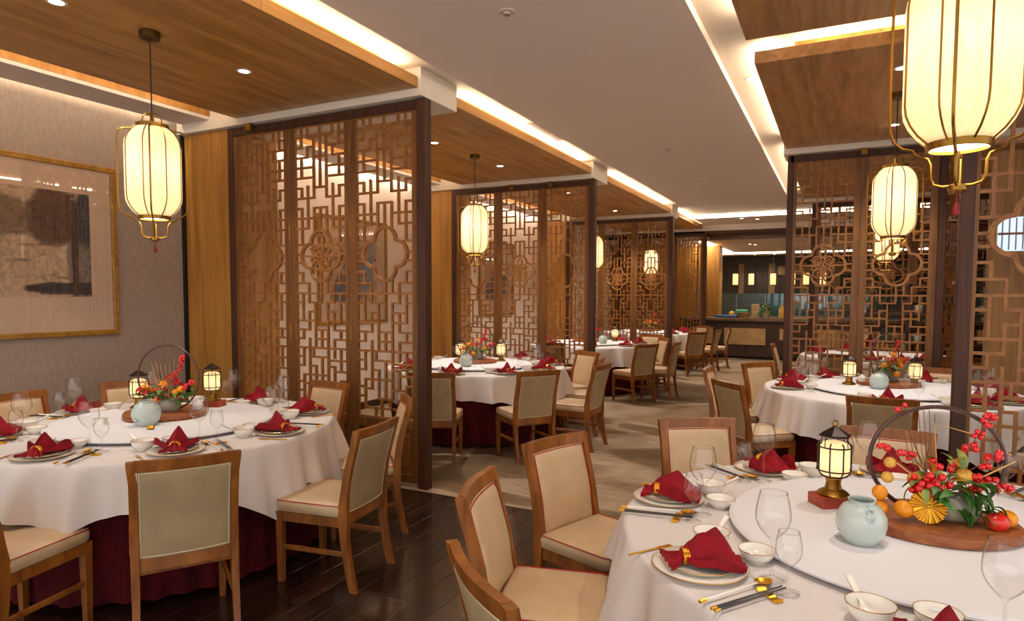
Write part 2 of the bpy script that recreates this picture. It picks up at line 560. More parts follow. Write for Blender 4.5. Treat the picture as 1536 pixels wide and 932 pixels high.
def put(name, me, parent=None, loc=None, rz=None, scale=None):
    o = bpy.data.objects.new(name, me)
    COL.objects.link(o)
    if parent is not None: o.parent = parent
    if loc is not None: o.location = loc
    if rz is not None: o.rotation_euler = (0, 0, rz)
    if scale is not None: o.scale = scale
    return o

def tag(o, label=None, cat=None, group=None, kind=None):
    if label: o['label'] = label
    if cat: o['category'] = cat
    if group: o['group'] = group
    if kind: o['kind'] = kind
    return o

def thing(name, label, cat, loc=(0, 0, 0), rz=0, group=None):
    o = bpy.data.objects.new(name, None)
    o.empty_display_size = .05
    COL.objects.link(o)
    o.location = loc
    o.rotation_euler = (0, 0, rz)
    return tag(o, label, cat, group)

KIDS = {}
def copy_tree(o, parent=None):
    c = o.copy()
    COL.objects.link(c)
    if parent is not None: c.parent = parent
    for ch in o.children:
        copy_tree(ch, c)
    return c

PROTO = []
def dup(proto, loc, rz, label, cat=None, group=None):
    """first use moves the prototype itself, later uses copy it"""
    if proto.get('_used'):
        o = copy_tree(proto)
    else:
        proto['_used'] = 1
        o = proto
    o.location = loc
    o.rotation_euler = (0, 0, rz)
    return tag(o, label, cat, group)

def struct(name, mb, mat, parent=None, smooth=False, label=None):
    o = mb.build(name, mat, parent, smooth)
    if parent is None:
        o['kind'] = 'structure'
        if label: o['label'] = label
    return o

def spot(name, parent, loc, power, angle=110, blend=.8, col=WARM2, size=.04, target=None):
    d = bpy.data.lights.new(name, 'SPOT')
    d.energy = power; d.color = col; d.spot_size = R(angle); d.spot_blend = blend; d.shadow_soft_size = size
    o = bpy.data.objects.new(name, d)
    COL.objects.link(o)
    o.parent = parent
    o.location = loc
    return o

def point(name, parent, loc, power, col=WARM, size=.05):
    d = bpy.data.lights.new(name, 'POINT')
    d.energy = power; d.color = col; d.shadow_soft_size = size
    o = bpy.data.objects.new(name, d)
    COL.objects.link(o)
    o.parent = parent
    o.location = loc
    return o

# ------------------------------------------------------------------ the room
ZS, ZR, ZW = 3.33, 3.39, 3.228        # aisle slab, recess ceiling, underside of the wood panels
XW = -5.9                             # left wall
YC = 4.30                             # carpet edge / first beam
XR = 4.2                              # right wall
YE = 26.0

struct('floor', MB().box(XW - .1, XR + .1, -3.0, YE, -.12, -.012), 'bar_dark')
carpet = MB().box(XW, XR, YC, YE, -.011, 0).build('carpet', 'carpet')
tag(carpet, 'beige and brown carpet with cloudy shapes beyond the dark planks', 'carpet', kind='structure')

# planks of the dark wooden floor in the near bays (one object each)
random.seed(4)
PW, PL = .165, 1.25
plank_me = MB().cbox(-PW / 2 + .0012, PW / 2 - .0012, -PL / 2 + .0012, PL / 2 - .0012, -.011, 0, .0015).mesh('plank', 'wood_plank')
floor_o = bpy.data.objects['floor']
x = XW + PW / 2
i = 0
while x < 2.4:
    off = (i * .47 + random.uniform(-.1, .1)) % PL
    y = YC - PL / 2 - .003 + off
    while y > -.9:
        y0, y1 = y - PL / 2, min(y + PL / 2, YC - .003)
        if y1 - y0 > .06 and not (x > -.9 and y1 < 1.1) and not (y1 < .7):
            o = put('plank', plank_me, floor_o, ((x), (y0 + y1) / 2, 0), 0, (1, (y1 - y0) / PL, 1))
        y -= PL
    x += PW; i += 1

struct('wall_left', MB().box(XW - .1, XW, -1.2, 4.6, 0, ZR), 'wallpaper')
struct('wall_left_far', MB().box(XW - .1, XW, 4.6, YE, 0, ZR), 'wall_beige')
struct('wall_right', MB().box(XR, XR + .1, 4.3, YE, 0, ZR), 'paint_wall')
struct('wall_back', MB().box(XW, XR, YE, YE + .1, 0, ZR), 'kitchen_tile')
struct('ceiling', MB().box(XW, XR, -1.2, YE, ZR, ZR + .1), 'paint_white')
struct('ceiling_aisle', MB().box(-2.79, -.857, -1.2, 12.8, ZS, ZR), 'paint_ceiling')
struct('ceiling_crossing', MB().box(XW, XR, 15.0, 16.5, ZS, ZR), 'paint_ceiling')

# white cross beams above the screens
def beam(n, x0, x1, y0, y1, z0=3.17):
    struct('beam_%d' % n, MB().cbox(x0, x1, y0, y1, z0, ZR, .003), 'paint_white')
L_BEAM = [(4.30, 4.84), (8.31, 8.90), (12.9, 13.4)]
for k, (a, b) in enumerate(L_BEAM):
    beam(k + 1, XW, -2.985, a, b)
beam(4, -.60, XR, 7.87, 8.30)
beam(5, .50, XR, 4.50, 4.90)
beam(6, -.60, XR, 12.0, 12.4)

# hanging wood ceiling panels with a lit riser above
def wood_panel(n, x0, x1, y0, y1, mat, rx0, rx1, ry0, ry1, seams):
    root = thing('ceiling_panel', None, None)
    root['kind'] = 'structure'
    w = (x1 - x0)
    ys = [y0] + seams + [y1]
    for a, b in zip(ys[:-1], ys[1:]):
        MB().cbox(x0, x1, a + .0015, b - .0015, ZW, ZW + .085, .002).build('board', mat, root)
    MB().box(rx0, rx1, ry0, ry1, ZW + .085, ZR).build('riser', 'wood_column', root)
    return root
BAYS_L = [(-1.2, 4.30), (4.845, 8.305), (8.905, 12.89), (13.41, 16.2)]
for k, (a, b) in enumerate(BAYS_L):
    wood_panel(k, -5.05, -3.01, a + .005, b - .005, 'wood_ceiling', -4.93, -3.13, a + .3, b - .32, [a + (b - a) * .5] if k else [1.2, 2.75])
BAYS_R = [(-1.2, 4.45), (4.905, 7.865), (8.305, 11.995)]
for k, (a, b) in enumerate(BAYS_R):
    wood_panel(k + 4, -.58, 4.0, a + .005, b - .005, 'wood_ceiling_red', -.33, 3.9, a + .16, b - .3, [])

ordn = ['first', 'second', 'third', 'fourth']
# cove light strips lying on the panels
def led(name, x0, x1, y0, y1, label, h=.112, mat='cove_led'):
    o = MB().box(x0, x1, y0, y1, ZW + .086, ZW + h).build(name, mat)
    tag(o, label, 'light strip', 'cove light strips')
for k, (a, b) in enumerate(BAYS_L):
    led('cove_light', -3.085, -3.06, a + .15, b - .15, 'warm cove light strip on aisle edge of %s left wooden ceiling panel' % ordn[k])
    if k < 3:
        led('cove_light', -5.02, -4.995, a + .15, b - .15, 'warm cove light strip on wall edge of %s left wooden ceiling panel' % ordn[k])
for k, (a, b) in enumerate(BAYS_R):
    if k == 1: led('cove_light', -.30, 3.8, a + .06, a + .085, 'warm cove light strip on front edge of second right wooden ceiling panel', .096)
    led('cove_light', -.53, -.505, a + .1, b - .1, 'warm cove light strip on aisle edge of %s right wooden ceiling panel' % ordn[k], .112, 'cove_led_right')
tag(MB().box(-2.9, 1.5, 14.9, 14.96, ZR - .06, ZR - .05).build('cove_light', 'cove_led'), 'warm cove light strip across the far end of the aisle', 'light strip', 'cove light strips')

# soffit along the left wall: white lip with an oak board above it, lit slot against the wall
for k, (a, b) in enumerate([(-1.2, 4.30), (4.84, 8.31), (8.90, 12.9)]):
    struct('soffit_%d' % (k + 1), MB().box(-5.82, -5.42, a, b, 3.26, ZR - .002), 'paint_soffit')
    o = MB().box(-5.42, -5.412, a, b, 3.29, ZR - .002).build('soffit_board', 'wood_column'); o['kind'] = 'structure'
    o = MB().box(-5.86, -5.84, a + .1, b - .1, 3.33, 3.34).build('wall_slot_light', 'slot_led' if k == 0 else 'slot_led_far')
    tag(o, 'warm light strip in the wall slot above the %s left bay' % ordn[k], 'light strip', 'wall slot lights')

# oak columns between screen and wall, with black shadow gap
for k, (y0, y1) in enumerate([(4.36, 4.96), (8.36, 8.92), (12.88, 13.4)]):
    c = thing('oak_column', None, None, (0, 0, 0)); c['kind'] = 'structure'
    for j, (a, b) in enumerate(((XW + .03, -5.665), (-5.662, -5.25))):
        MB().cbox(a, b, y0, y1, 0, 3.168 if k < 3 else 3.1, .003).build('panel', 'wood_column', c)
    MB().box(XW, XW + .03, y0 + .01, y0 + .03, 0, 3.168).build('shadow_gap', 'black', c)
    MB().box(-5.25, -5.2405, y0 + .02, y1, 0, 3.168).build('lit_side_panel', 'wood_wall', c)  # bright light on this side is put into the lighter wood colour
o = MB().box(XW + .001, XW + .022, 4.33, 4.352, 0, 3.2).build('trim_1', 'black'); o['kind'] = 'structure'
for k, (a, b) in enumerate([(-1.2, 4.3), (4.98, 8.3), (8.95, 12.85)]):
    o = MB().cbox(XW, XW + .015, a, b, 0, .1, .003).build('baseboard_left', 'wood_frame'); o['kind'] = 'structure'

# ------------------------------------------------------------------ lattice screens
CW, CH = .0723, .0897
PWD, ST = .705, .0635                  # leaf width, stile
ZT, ZB = 3.083, .555                   # lattice opening
def lattice_mesh():
    r0 = 16.45; lp = .0815
    def RZ(r): return ZT - r * CH
    def SZ(s): return ZT - r0 * CH - s * lp
    segs = []
    def V(c, a, b, f=RZ, g=None): segs.append(('v', c * CW, f(a), (g or f)(b)))
    def H(r, a, b, f=RZ): segs.append(('h', f(r), a * CW, b * CW))
    for c, a, b in ((1, 0, 2), (2, 0, 1), (6, 0, 1), (4, 0, 6), (3, 1, 7), (5, 1, 7), (2, 2, 3), (1, 3, 5), (7, 0, 2), (6, 2, 3), (7, 3, 5), (7, 6, 7),
                    (6, 5.8, 9), (2, 5.85, 10), (1, 6, 7), (7, 8, 11.6), (6, 9, 10), (1, 8, 11.6), (3, 8, 10.55), (4, 8, 10.3), (5, 8, 10.55), (1, 14.4, 15.45), (7, 14.4, 15.45)):
        V(c, a, b)
    for r, a, b in ((1, 0, 1), (2, 0, 1), (1, 2, 6), (3, 3, 5), (2, 2, 3), (3, 0, 2), (4, 0, 3), (5, 0, 3), (1, 7, 8), (2, 5, 8), (3, 6, 8), (4, 5, 8), (5, 5, 8),
                    (6, 3, 5), (6, 7, 8), (7, 5, 7), (7, 0, 3), (6, 0, 1), (8, 7, 8), (9, 5, 8), (10, 6, 8), (8, 0, 1), (9, 0, 3), (10, 0, 2), (8, 3, 5),
                    (11.6, 0, 1.3), (11.6, 6.7, 8), (12.6, 0, .9), (12.6, 7.1, 8), (13.4, 0, .95), (13.4, 7.05, 8), (14.4, 0, 1), (14.4, 7, 8), (15.45, 0, 2), (15.45, 6, 8), (16.45, 0, 8)):
        H(r, a, b)
    V(2, 15.45, 1, RZ, SZ); V(6, 15.45, 1, RZ, SZ); V(4, 15.2, 1, RZ, SZ); V(5, 15.2, 0, RZ, SZ)
    for c, a, b in ((1, 0, 3), (2, 2, 4), (1, 4, 5), (3, 1, 6), (2, 5, 10), (1, 6, 8), (5, 1, 11), (6, 2, 4), (7, 0, 3), (7, 4, 5), (6, 5, 7), (4, 4, 6), (2.6, 6, 7),
                    (4, 7, 11), (3, 8, 11), (1, 9, 12), (3.4, 11, 14), (4.6, 11, 12), (2.5, 12, 14), (7, 6, 8.5), (6, 8, 10), (7, 9.5, 12), (6, 11, 13)):
        V(c, a, b, SZ)
    for r, a, b in ((1, 2, 4), (1, 0, 1), (2, 2, 3), (3, 0, 3), (4, 0, 2), (5, 0, 1), (6, 0, 3), (1, 5, 6), (2, 5, 7), (3, 5, 7), (1, 7, 8), (4, 6, 8), (5, 6, 8), (4, 3, 5), (5, 3, 5),
                    (6, 3, 8), (7, 0, 1), (8, 0, 1), (7, 2, 5), (8, 2, 3), (9, 1, 5), (10, 1, 2), (9.8, 0, 1), (10.8, 0, 1), (11, 3, 5), (12, 1, 5), (7.3, 5, 8), (8, 5, 6), (8.5, 6, 8),
                    (10, 5, 7), (11, 6, 8), (12, 5, 8), (9.5, 7, 8)):
        H(r, a, b, SZ)
    m = MB()
    w = .009
    for sg in segs:
        if sg[0] == 'v':
            zl, zh = min(sg[2:]), max(sg[2:])
            zl = max(zl, ZB)
            if zh - zl < .01: continue
            m.box(sg[1] - w, sg[1] + w, -.011, .011, zl - w * .98, zh + w * .98)
        else:
            if sg[1] < ZB: continue
            m.box(sg[2] - w * .97, sg[3] + w * .97, -.0104, .0104, sg[1] - w, sg[1] + w)
    # thin inner frame
    W8 = 8 * CW
    m.box(-.012, .006, -.012, .012, ZB - .012, ZT + .012); m.box(W8 - .006, W8 + .012, -.012, .012, ZB - .012, ZT + .012)
    m.box(0, W8, -.012, .012, ZT - .006, ZT + .012); m.box(0, W8, -.012, .012, ZB - .012, ZB + .006)
    return m.mesh('lattice', 'wood_lattice')
LATTICE = lattice_mesh()
QZ = ZT - 12.75 * CH
def quatrefoil():
    pts = []
    a, rl = .115, .11
    for k in range(4):
        ca = k * PI / 2
        for i in range(15):
            t = -PI / 2 + PI * i / 14
            lx, lz = a + rl * math.cos(t), rl * math.sin(t)
            pts.append((lx * math.cos(ca) - lz * math.sin(ca), lx * math.sin(ca) + lz * math.cos(ca)))
    return MB().band(pts, .026, -.016, .016, True, Matrix.Translation((4 * CW, 0, QZ))).mesh('quatrefoil_ring', 'wood_lattice')
QUAT = quatrefoil()
def medallion():
    m = MB()
    T = Matrix.Translation((4 * CW, 0, QZ))
    def ring(x, z, r, w=.016, sx=1, sz=1, a0=0, a1=360, n=16):
        full = abs(a1 - a0) >= 360
        pts = [(x + r * sx * math.cos(R(a0 + (a1 - a0) * i / (n if full else n - 1))), z + r * sz * math.sin(R(a0 + (a1 - a0) * i / (n if full else n - 1)))) for i in range(n)]
        m.band(pts, w, -.012, .012, full, T)
    ring(0, .135, .032, .02, 1, 1.5)
    m.band([(0, .21), (0, .18)], .016, -.012, .012, False, T)
    for s in (-1, 1):
        ring(s * .06, .055, .042, .018)
        ring(s * .062, .052, .018, .012)
        ring(s * .085, -.035, .026, .015)
        ring(s * .05, -.085, .044, .018, 1, 1.1)
        ring(s * .035, -.09, .018, .012)
        ring(s * .13, .012, .05, .014, 1, 1, 90 if s > 0 else 0, 220 if s > 0 else 90, 8)
        m.band([(s * .02, 0), (s * .215, .0)], .016, -.012, .012, False, T)
        m.band([(0, .1), (s * .02, .06), (s * .006, .02), (0, -.02)], .014, -.012, .012, False, T)
    m.band([(0, -.02), (0, -.21)], .02, -.012, .012, False, T)
    ring(0, -.03, .03, .016, 1, .7)
    return m.mesh('flower_medallion', 'wood_lattice')
MEDAL = medallion()
def leaf_parts():
    m = MB()
    m.cbox(0, ST, -.022, .022, .03, 3.085, .003); m.cbox(PWD - ST, PWD, -.022, .022, .03, 3.085, .003)
    m.cbox(ST, PWD - ST, -.0215, .0215, ZT + .005, 3.085, .002)
    m.cbox(ST, PWD - ST, -.0215, .0215, .47, ZB - .008, .003); m.cbox(ST, PWD - ST, -.0215, .0215, .03, .10, .003)
    fr = m.mesh('leaf_frame', 'wood_stile')
    k = MB().cbox(ST, PWD - ST, -.010, .010, .10, .47, .002).cbox(ST + .04, PWD - ST - .04, -.015, .015, .14, .43, .006).mesh('kick_panel', 'wood_stile')
    return fr, k
LEAF_FR, LEAF_KICK = leaf_parts()
HINGE = MB().lathe([(.006, 0), (.006, .12)], 8).mesh('hinge', 'brass')
def add_leaf(root, x, medal, ang=0, yoff=0):
    fr = put('leaf_frame', LEAF_FR, root, (x, yoff, 0), ang)
    put('kick_panel', LEAF_KICK, fr)
    put('lattice', LATTICE, fr, (ST, 0, 0))
    put('quatrefoil_ring', QUAT, fr, (ST, 0, 0))
    if medal:
        tag(put('flower_medallion', MEDAL, fr, (ST, 0, 0)), 'carved scrolling flower inside the quatrefoil')
    return fr
def screen(label, x, y, leaves, jamb=.07, post=.085, flip=False, swing=None, brackets=(), lead=None):
    """x: left edge; leaves: list of bools (medallion)"""
    root = thing('lattice_screen', label, 'screen', (x, y, 0), 0, 'carved lattice screens between the dining bays')
    cx = jamb
    lw = jamb if not flip else post
    rw = post if not flip else jamb
    pw_ = lw
    if lead is not None: lw = lead
    MB().cbox(0, pw_, -.032, .032, 0, 3.16, .003).build('post', 'wood_frame', root)
    n = len(leaves)
    nfix = n if swing is None else n - 1
    for k, md in enumerate(leaves):
        if swing is not None and k == n - 1:
            add_leaf(root, lw + k * PWD + .004, md, swing)
        else:
            add_leaf(root, lw + k * PWD + .0, md)
    tot = lw + nfix * PWD
    if rw: MB().cbox(tot, tot + rw, -.045, .045, 0, 3.16, .004).build('post', 'wood_frame', root)
    MB().cbox(lw, tot, -.032, .032, 3.086, 3.158, .003).build('top_rail', 'wood_frame', root)
    for k in range(1, nfix):
        for z in (.35, 1.2, 2.1, 2.8):
            put('hinge', HINGE, root, (lw + k * PWD, -.024, z))
    for bx in brackets:
        MB().cbox(bx, bx + .06, -.10, -.06, 3.10, 3.168, .004).cbox(bx + .01, bx + .05, -.065, -.03, 3.11, 3.14, .003).build('bracket', 'brass', root)
    return root
screen('nearest left lattice screen, between near left table and second left table', -5.24, 4.38, [False, True, False], brackets=(.32,))
screen('second left lattice screen, behind the second left table', -5.24, 8.38, [False, True, False], brackets=(1.0, 1.6))
screen('third left lattice screen with two flower medallions in view', -5.24, 12.97, [False, True, True])
screen('farthest left lattice screen, beside the oak pillar of the bar', -5.24, 16.6, [False, False, True])
screen('second right lattice screen with its last leaf swung open, behind second right table', -.557, 7.96, [True, False, True], jamb=.07, post=.066, flip=True, swing=R(62), brackets=(.72,), lead=.03)
screen('nearest right lattice screen, right edge of photo behind the berry centrepiece', .592, 4.44, [False, True, False], jamb=.07, post=.07, flip=True, lead=.022)
screen('far right lattice screen seen through the second right screen', -.45, 12.1, [False, True, False, True])

# right-hand background: oak panelled wall with a small bluish emissive panel behind slats, white wall behind the open leaf
ow = thing('wall_oak', None, None); ow['kind'] = 'structure'
for k in range(7):
    MB().cbox(1.42 + k * .4, 1.42 + k * .4 + .398, 8.62, 8.66, 0, 3.16, .003).build('panel', 'wood_wall', ow)
bpan = thing('bluish_panel', None, None, (1.50, 8.60, 2.09)); bpan['kind'] = 'structure'
MB().cbox(.0, .26, 0, .02, 0, .36, .004).build('pane_panel', 'panel_bluish', bpan)
for k in range(4):
    MB().box(.03 + k * .06, .045 + k * .06, -.012, -.004, .01, .35).build('pale_slat', 'slat_white', bpan)
MB().box(0, .26, -.016, -.002, .17, .195).build('pane_bar', 'wood_wall', bpan)

# ------------------------------------------------------------------ dining chair
CHH = .88
def back_y(z):
    pts = ((0, -.265), (.12, -.235), (.28, -.212), (.44, -.205), (.58, -.222), (.88, -.295))
    for (a, ya), (b, yb) in zip(pts[:-1], pts[1:]):
        if z <= b:
            t = (z - a) / (b - a)
            t = t * t * (3 - 2 * t) * .35 + t * .65
            return ya + (yb - ya) * t
    return pts[-1][1]
def make_chair():
    root = thing('dining_chair', None, 'chair')
    for s in (-1, 1):
        m = MB()
        zs = [0, .08, .18, .28, .38, .46, .54, .62, .7, .78, .86, CHH]
        secs = []
        for z in zs:
            hw = .0165 if z > .3 else .0165 - (.3 - z) * .012
            hd = .021 if z < .55 else .021 - (z - .55) * .012
            if .36 < z < .5: hd = .026
            x = s * (.205 + (.008 if z > .8 else 0))
            y = back_y(z)
            secs.append([(x - hw, y - hd, z), (x + hw, y - hd, z), (x + hw, y + hd, z), (x - hw, y + hd, z)])
        vs = [p for q in secs for p in q]
        fs = [(3, 2, 1, 0)] + [(i * 4 + k, i * 4 + (k + 1) % 4, i * 4 + 4 + (k + 1) % 4, i * 4 + 4 + k) for i in range(len(secs) - 1) for k in range(4)] + [tuple(len(vs) - 4 + k for k in range(4))]
        m.add(vs, fs).build('leg', 'wood_chair', root, True, 35)
        m = MB()
        x = s * .197
        m.add([(x - .014, .186, 0), (x + .014, .186, 0), (x + .014, .216, 0), (x - .014, .216, 0), (x - .02, .18, .40), (x + .02, .18, .40), (x + .02, .222, .40), (x - .02, .222, .40)],
              [(3, 2, 1, 0), (4, 5, 6, 7), (0, 1, 5, 4), (1, 2, 6, 5), (2, 3, 7, 6), (3, 0, 4, 7)]).build('leg', 'wood_chair', root)
        MB().cbox(x - .008, x + .008, -.215, .19, .185, .213, .003).build('stretcher', 'wood_chair', root)
    a = MB()
    for s in (-1, 1):
        a.cbox(s * .2 - .011, s * .2 + .011, -.19, .2, .345, .405, .003)
    a.cbox(-.18, .18, .19, .212, .345, .405, .003); a.cbox(-.19, .19, -.215, -.195, .345, .405, .003)
    a.build('seat_frame', 'wood_chair', root)
    # curved top rail and lower back rail
    def rail(z0, z1, th, bow, ex):
        m = MB()
        n = 9
        vs = []
        for i in range(n):
            x = -ex + 2 * ex * i / (n - 1)
            b = -bow * (1 - (x / ex) ** 2)
            for z, d in ((z0, -th), (z1, -th), (z1, th), (z0, th)):
                vs.append((x, back_y(z) + b + d, z))
        fs = [(i * 4 + k, i * 4 + (k + 1) % 4, i * 4 + 4 + (k + 1) % 4, i * 4 + 4 + k) for i in range(n - 1) for k in range(4)] + [(3, 2, 1, 0), tuple((n - 1) * 4 + k for k in range(4))]
        return m.add(vs, fs)
    rail(.832, CHH + .002, .0155, .022, .197).build('top_rail', 'wood_chair', root, True, 35)
    rail(.365, .426, .0135, .012, .19).build('back_rail', 'wood_chair', root, True, 35)
    # seat cushion
    m = MB()
    def outline(hx, y0, y1, rr, n=5):
        pts = []
        for (cx, cy, a0) in ((hx - rr, y1 - rr, 0), (-hx + rr, y1 - rr, 90), (-hx + .01, y0 + .01, 180), (hx - .01, y0 + .01, 270)):
            r_ = rr if a0 < 180 else .01
            for i in range(n):
                t = R(a0 + 90 * i / (n - 1))
                pts.append((cx + r_ * math.cos(t), cy + r_ * math.sin(t)))
        return pts
    lay = [(.405, .0), (.412, .006), (.448, .008), (.462, .002), (.470, -.012), (.474, -.04), (.476, -.11)]
    rings = [[(x_, y_, z) for x_, y_ in outline(.215 + o_, -.19 - min(o_, 0), .222 + o_, .045)] for z, o_ in lay]
    n = len(rings[0])
    vs = [p for q in rings for p in q]
    fs = [(i * n + k, i * n + (k + 1) % n, (i + 1) * n + (k + 1) % n, (i + 1) * n + k) for i in range(len(rings) - 1) for k in range(n)]
    fs += [tuple(reversed(range(n))), tuple(range((len(rings) - 1) * n, len(rings) * n))]
    seat = m.add(vs, fs).build('seat_cushion', 'leather', root, True, 50)
    pp = [(x_, y_, .4645) for x_, y_ in outline(.2205, -.185, .2275, .045)]
    MB().tube(pp, .0028, 5, True).build('seat_piping', 'piping_red', seat, True)
    pp = [(x_, y_, .4085) for x_, y_ in outline(.2165, -.188, .2235, .045)]
    MB().tube(pp, .0025, 5, True).build('seat_piping', 'piping_cream', seat, True)
    # back pad: front and rear upholstery on a curved board
    def pad(side):
        m = MB()
        def fn(u, v):
            x = -.188 + .376 * u
            z = .422 + .412 * v
            eu = min(u, 1 - u) * 2; ev = min(v, 1 - v) * 2
            edge = min(1, eu * 6) ** .5 * min(1, ev * 6) ** .5
            b = -.02 * (1 - (x / .2) ** 2)
            th = (.010 + .020 * edge) if side > 0 else -(.010 + .006 * edge)
            return (x, back_y(z) + b + th, z)
        nu, nv = 17, 17
        m.grid(fn, nu, nv)
        m.grid(lambda u, v: (-.188 + .376 * u, back_y(.422 + .412 * v) - .02 * (1 - ((-.188 + .376 * u) / .2) ** 2), .422 + .412 * v), nu, nv)
        # rim
        for (f0, cnt) in ((lambda t: (t, 0), nu), (lambda t: (t, 1), nu), (lambda t: (0, t), nv), (lambda t: (1, t), nv)):
            vs = []
            for i in range(cnt):
                u, v = f0(i / (cnt - 1))
                p = fn(u, v)
                vs += [p, (p[0], back_y(p[2]) - .02 * (1 - (p[0] / .2) ** 2), p[2])]
            m.add(vs, [(2 * i, 2 * i + 1, 2 * i + 3, 2 * i + 2) for i in range(cnt - 1)])
        o = m.build('backrest_pad' if side > 0 else 'backrest_rear', 'leather' if side > 0 else 'leather_back', root, True, 60)
        loop = []
        for i in range(13): loop.append((i / 12, 0))
        for i in range(1, 13): loop.append((1, i / 12))
        for i in range(1, 13): loop.append((1 - i / 12, 1))
        for i in range(1, 12): loop.append((0, 1 - i / 12))
        pts = []
        for u, v in loop:
            u2, v2 = .02 + .96 * u, .02 + .96 * v
            x = -.188 + .376 * u2; z = .422 + .412 * v2
            y = back_y(z) - .02 * (1 - (x / .2) ** 2) + (.0175 if side > 0 else -.0125)
            pts.append((x, y, z))
        MB().tube(pts, .0026, 5, True).build('back_piping', 'piping_red' if side > 0 else 'piping_cream', o, True)
    pad(1); pad(-1)
    return root
CHAIR = make_chair()

def chair(label, tx, ty, face, grp):
    """tx,ty: middle of the top rail on plan; face: direction the sitter looks, degrees"""
    a = R(face)
    f = Vector((math.cos(a), math.sin(a)))
    ox, oy = tx + f.x * .305, ty + f.y * .305
    return dup(CHAIR, (ox, oy, .0), a - PI / 2, label, 'chair', grp)

# ------------------------------------------------------------------ tables
TABLES = {
    'nl': ((-3.85, 2.68), 'near left table'),
    'sl': ((-3.80, 6.60), 'second left table'),
    'tl': ((-3.85, 10.6), 'third left table'),
    'fl': ((-3.85, 14.6), 'fourth left table'),
    'nr': ((.30, 2.60), 'near right table'),
    'sr': ((.42, 6.60), 'second right table'),
    'tr': ((.55, 10.3), 'third right table'),
}
TZ, TR_ = .765, 1.03
LSZ, LSR = .797, .65
def cloth_mesh(seed, rot, nsp=9):
    rnd = random.Random(seed)
    ph = [rnd.uniform(0, 6.28) for _ in range(6)]
    NU = 360
    m = MB()
    tips = [rot + 2 * PI * (k + rnd.uniform(-.22, .22)) / nsp for k in range(nsp)]
    tipd = [rnd.uniform(.08, .19) for k in range(nsp)]
    def drop(t):
        d = .255 + .03 * math.sin(2 * t + ph[5])
        for a, h in zip(tips, tipd):
            q = abs((t - a + PI) % (2 * PI) - PI)
            d += h * max(0, 1 - q / .26) ** 1.3
        return d
    def fold(t):
        x = 15 * t + ph[0] + 1.6 * math.sin(3 * t + ph[1])
        y = 27 * t + ph[2] + 1.8 * math.sin(2 * t + ph[3])
        a = .62 * (1 - 2 * abs(math.sin(x / 2)) ** .8)          # crisp outward ridges
        amp = .65 + .35 * math.sin(5 * t + ph[4])
        return (a * amp + .26 * math.sin(y) + .12 * math.sin(47 * t + ph[4]))
    vs_ = [0, .5, .9, .97, .99, 1.0]
    rows = [('t', q) for q in vs_] + [('h', q) for q in (.02, .05, .1, .18, .27, .36, .46, .56, .66, .76, .86, .94, 1.0)]
    def fn(u, v):
        t = 2 * PI * u
        kind, k = rows[int(round(v * (len(rows) - 1)))]
        if kind == 't':
            r = max(TR_ * k, .002)
            return (r * math.cos(t), r * math.sin(t), TZ - (.001 if k > .995 else 0))
        d = drop(t)
        z = TZ - .002 - .010 * min(1, k * 12) - d * k
        r = TR_ + .012 * min(1, k * 12) ** .5 + .035 * k + (fold(t) * .090 + .040) * (k ** .7)
        r = max(r, TR_ + .008)
        return (r * math.cos(t), r * math.sin(t), z)
    m.grid(fn, NU, len(rows), None, True)
    return m.mesh('tablecloth', 'cloth_white', True, 80)
def hem_pts(me_fn): pass
TABLE_ME = {}
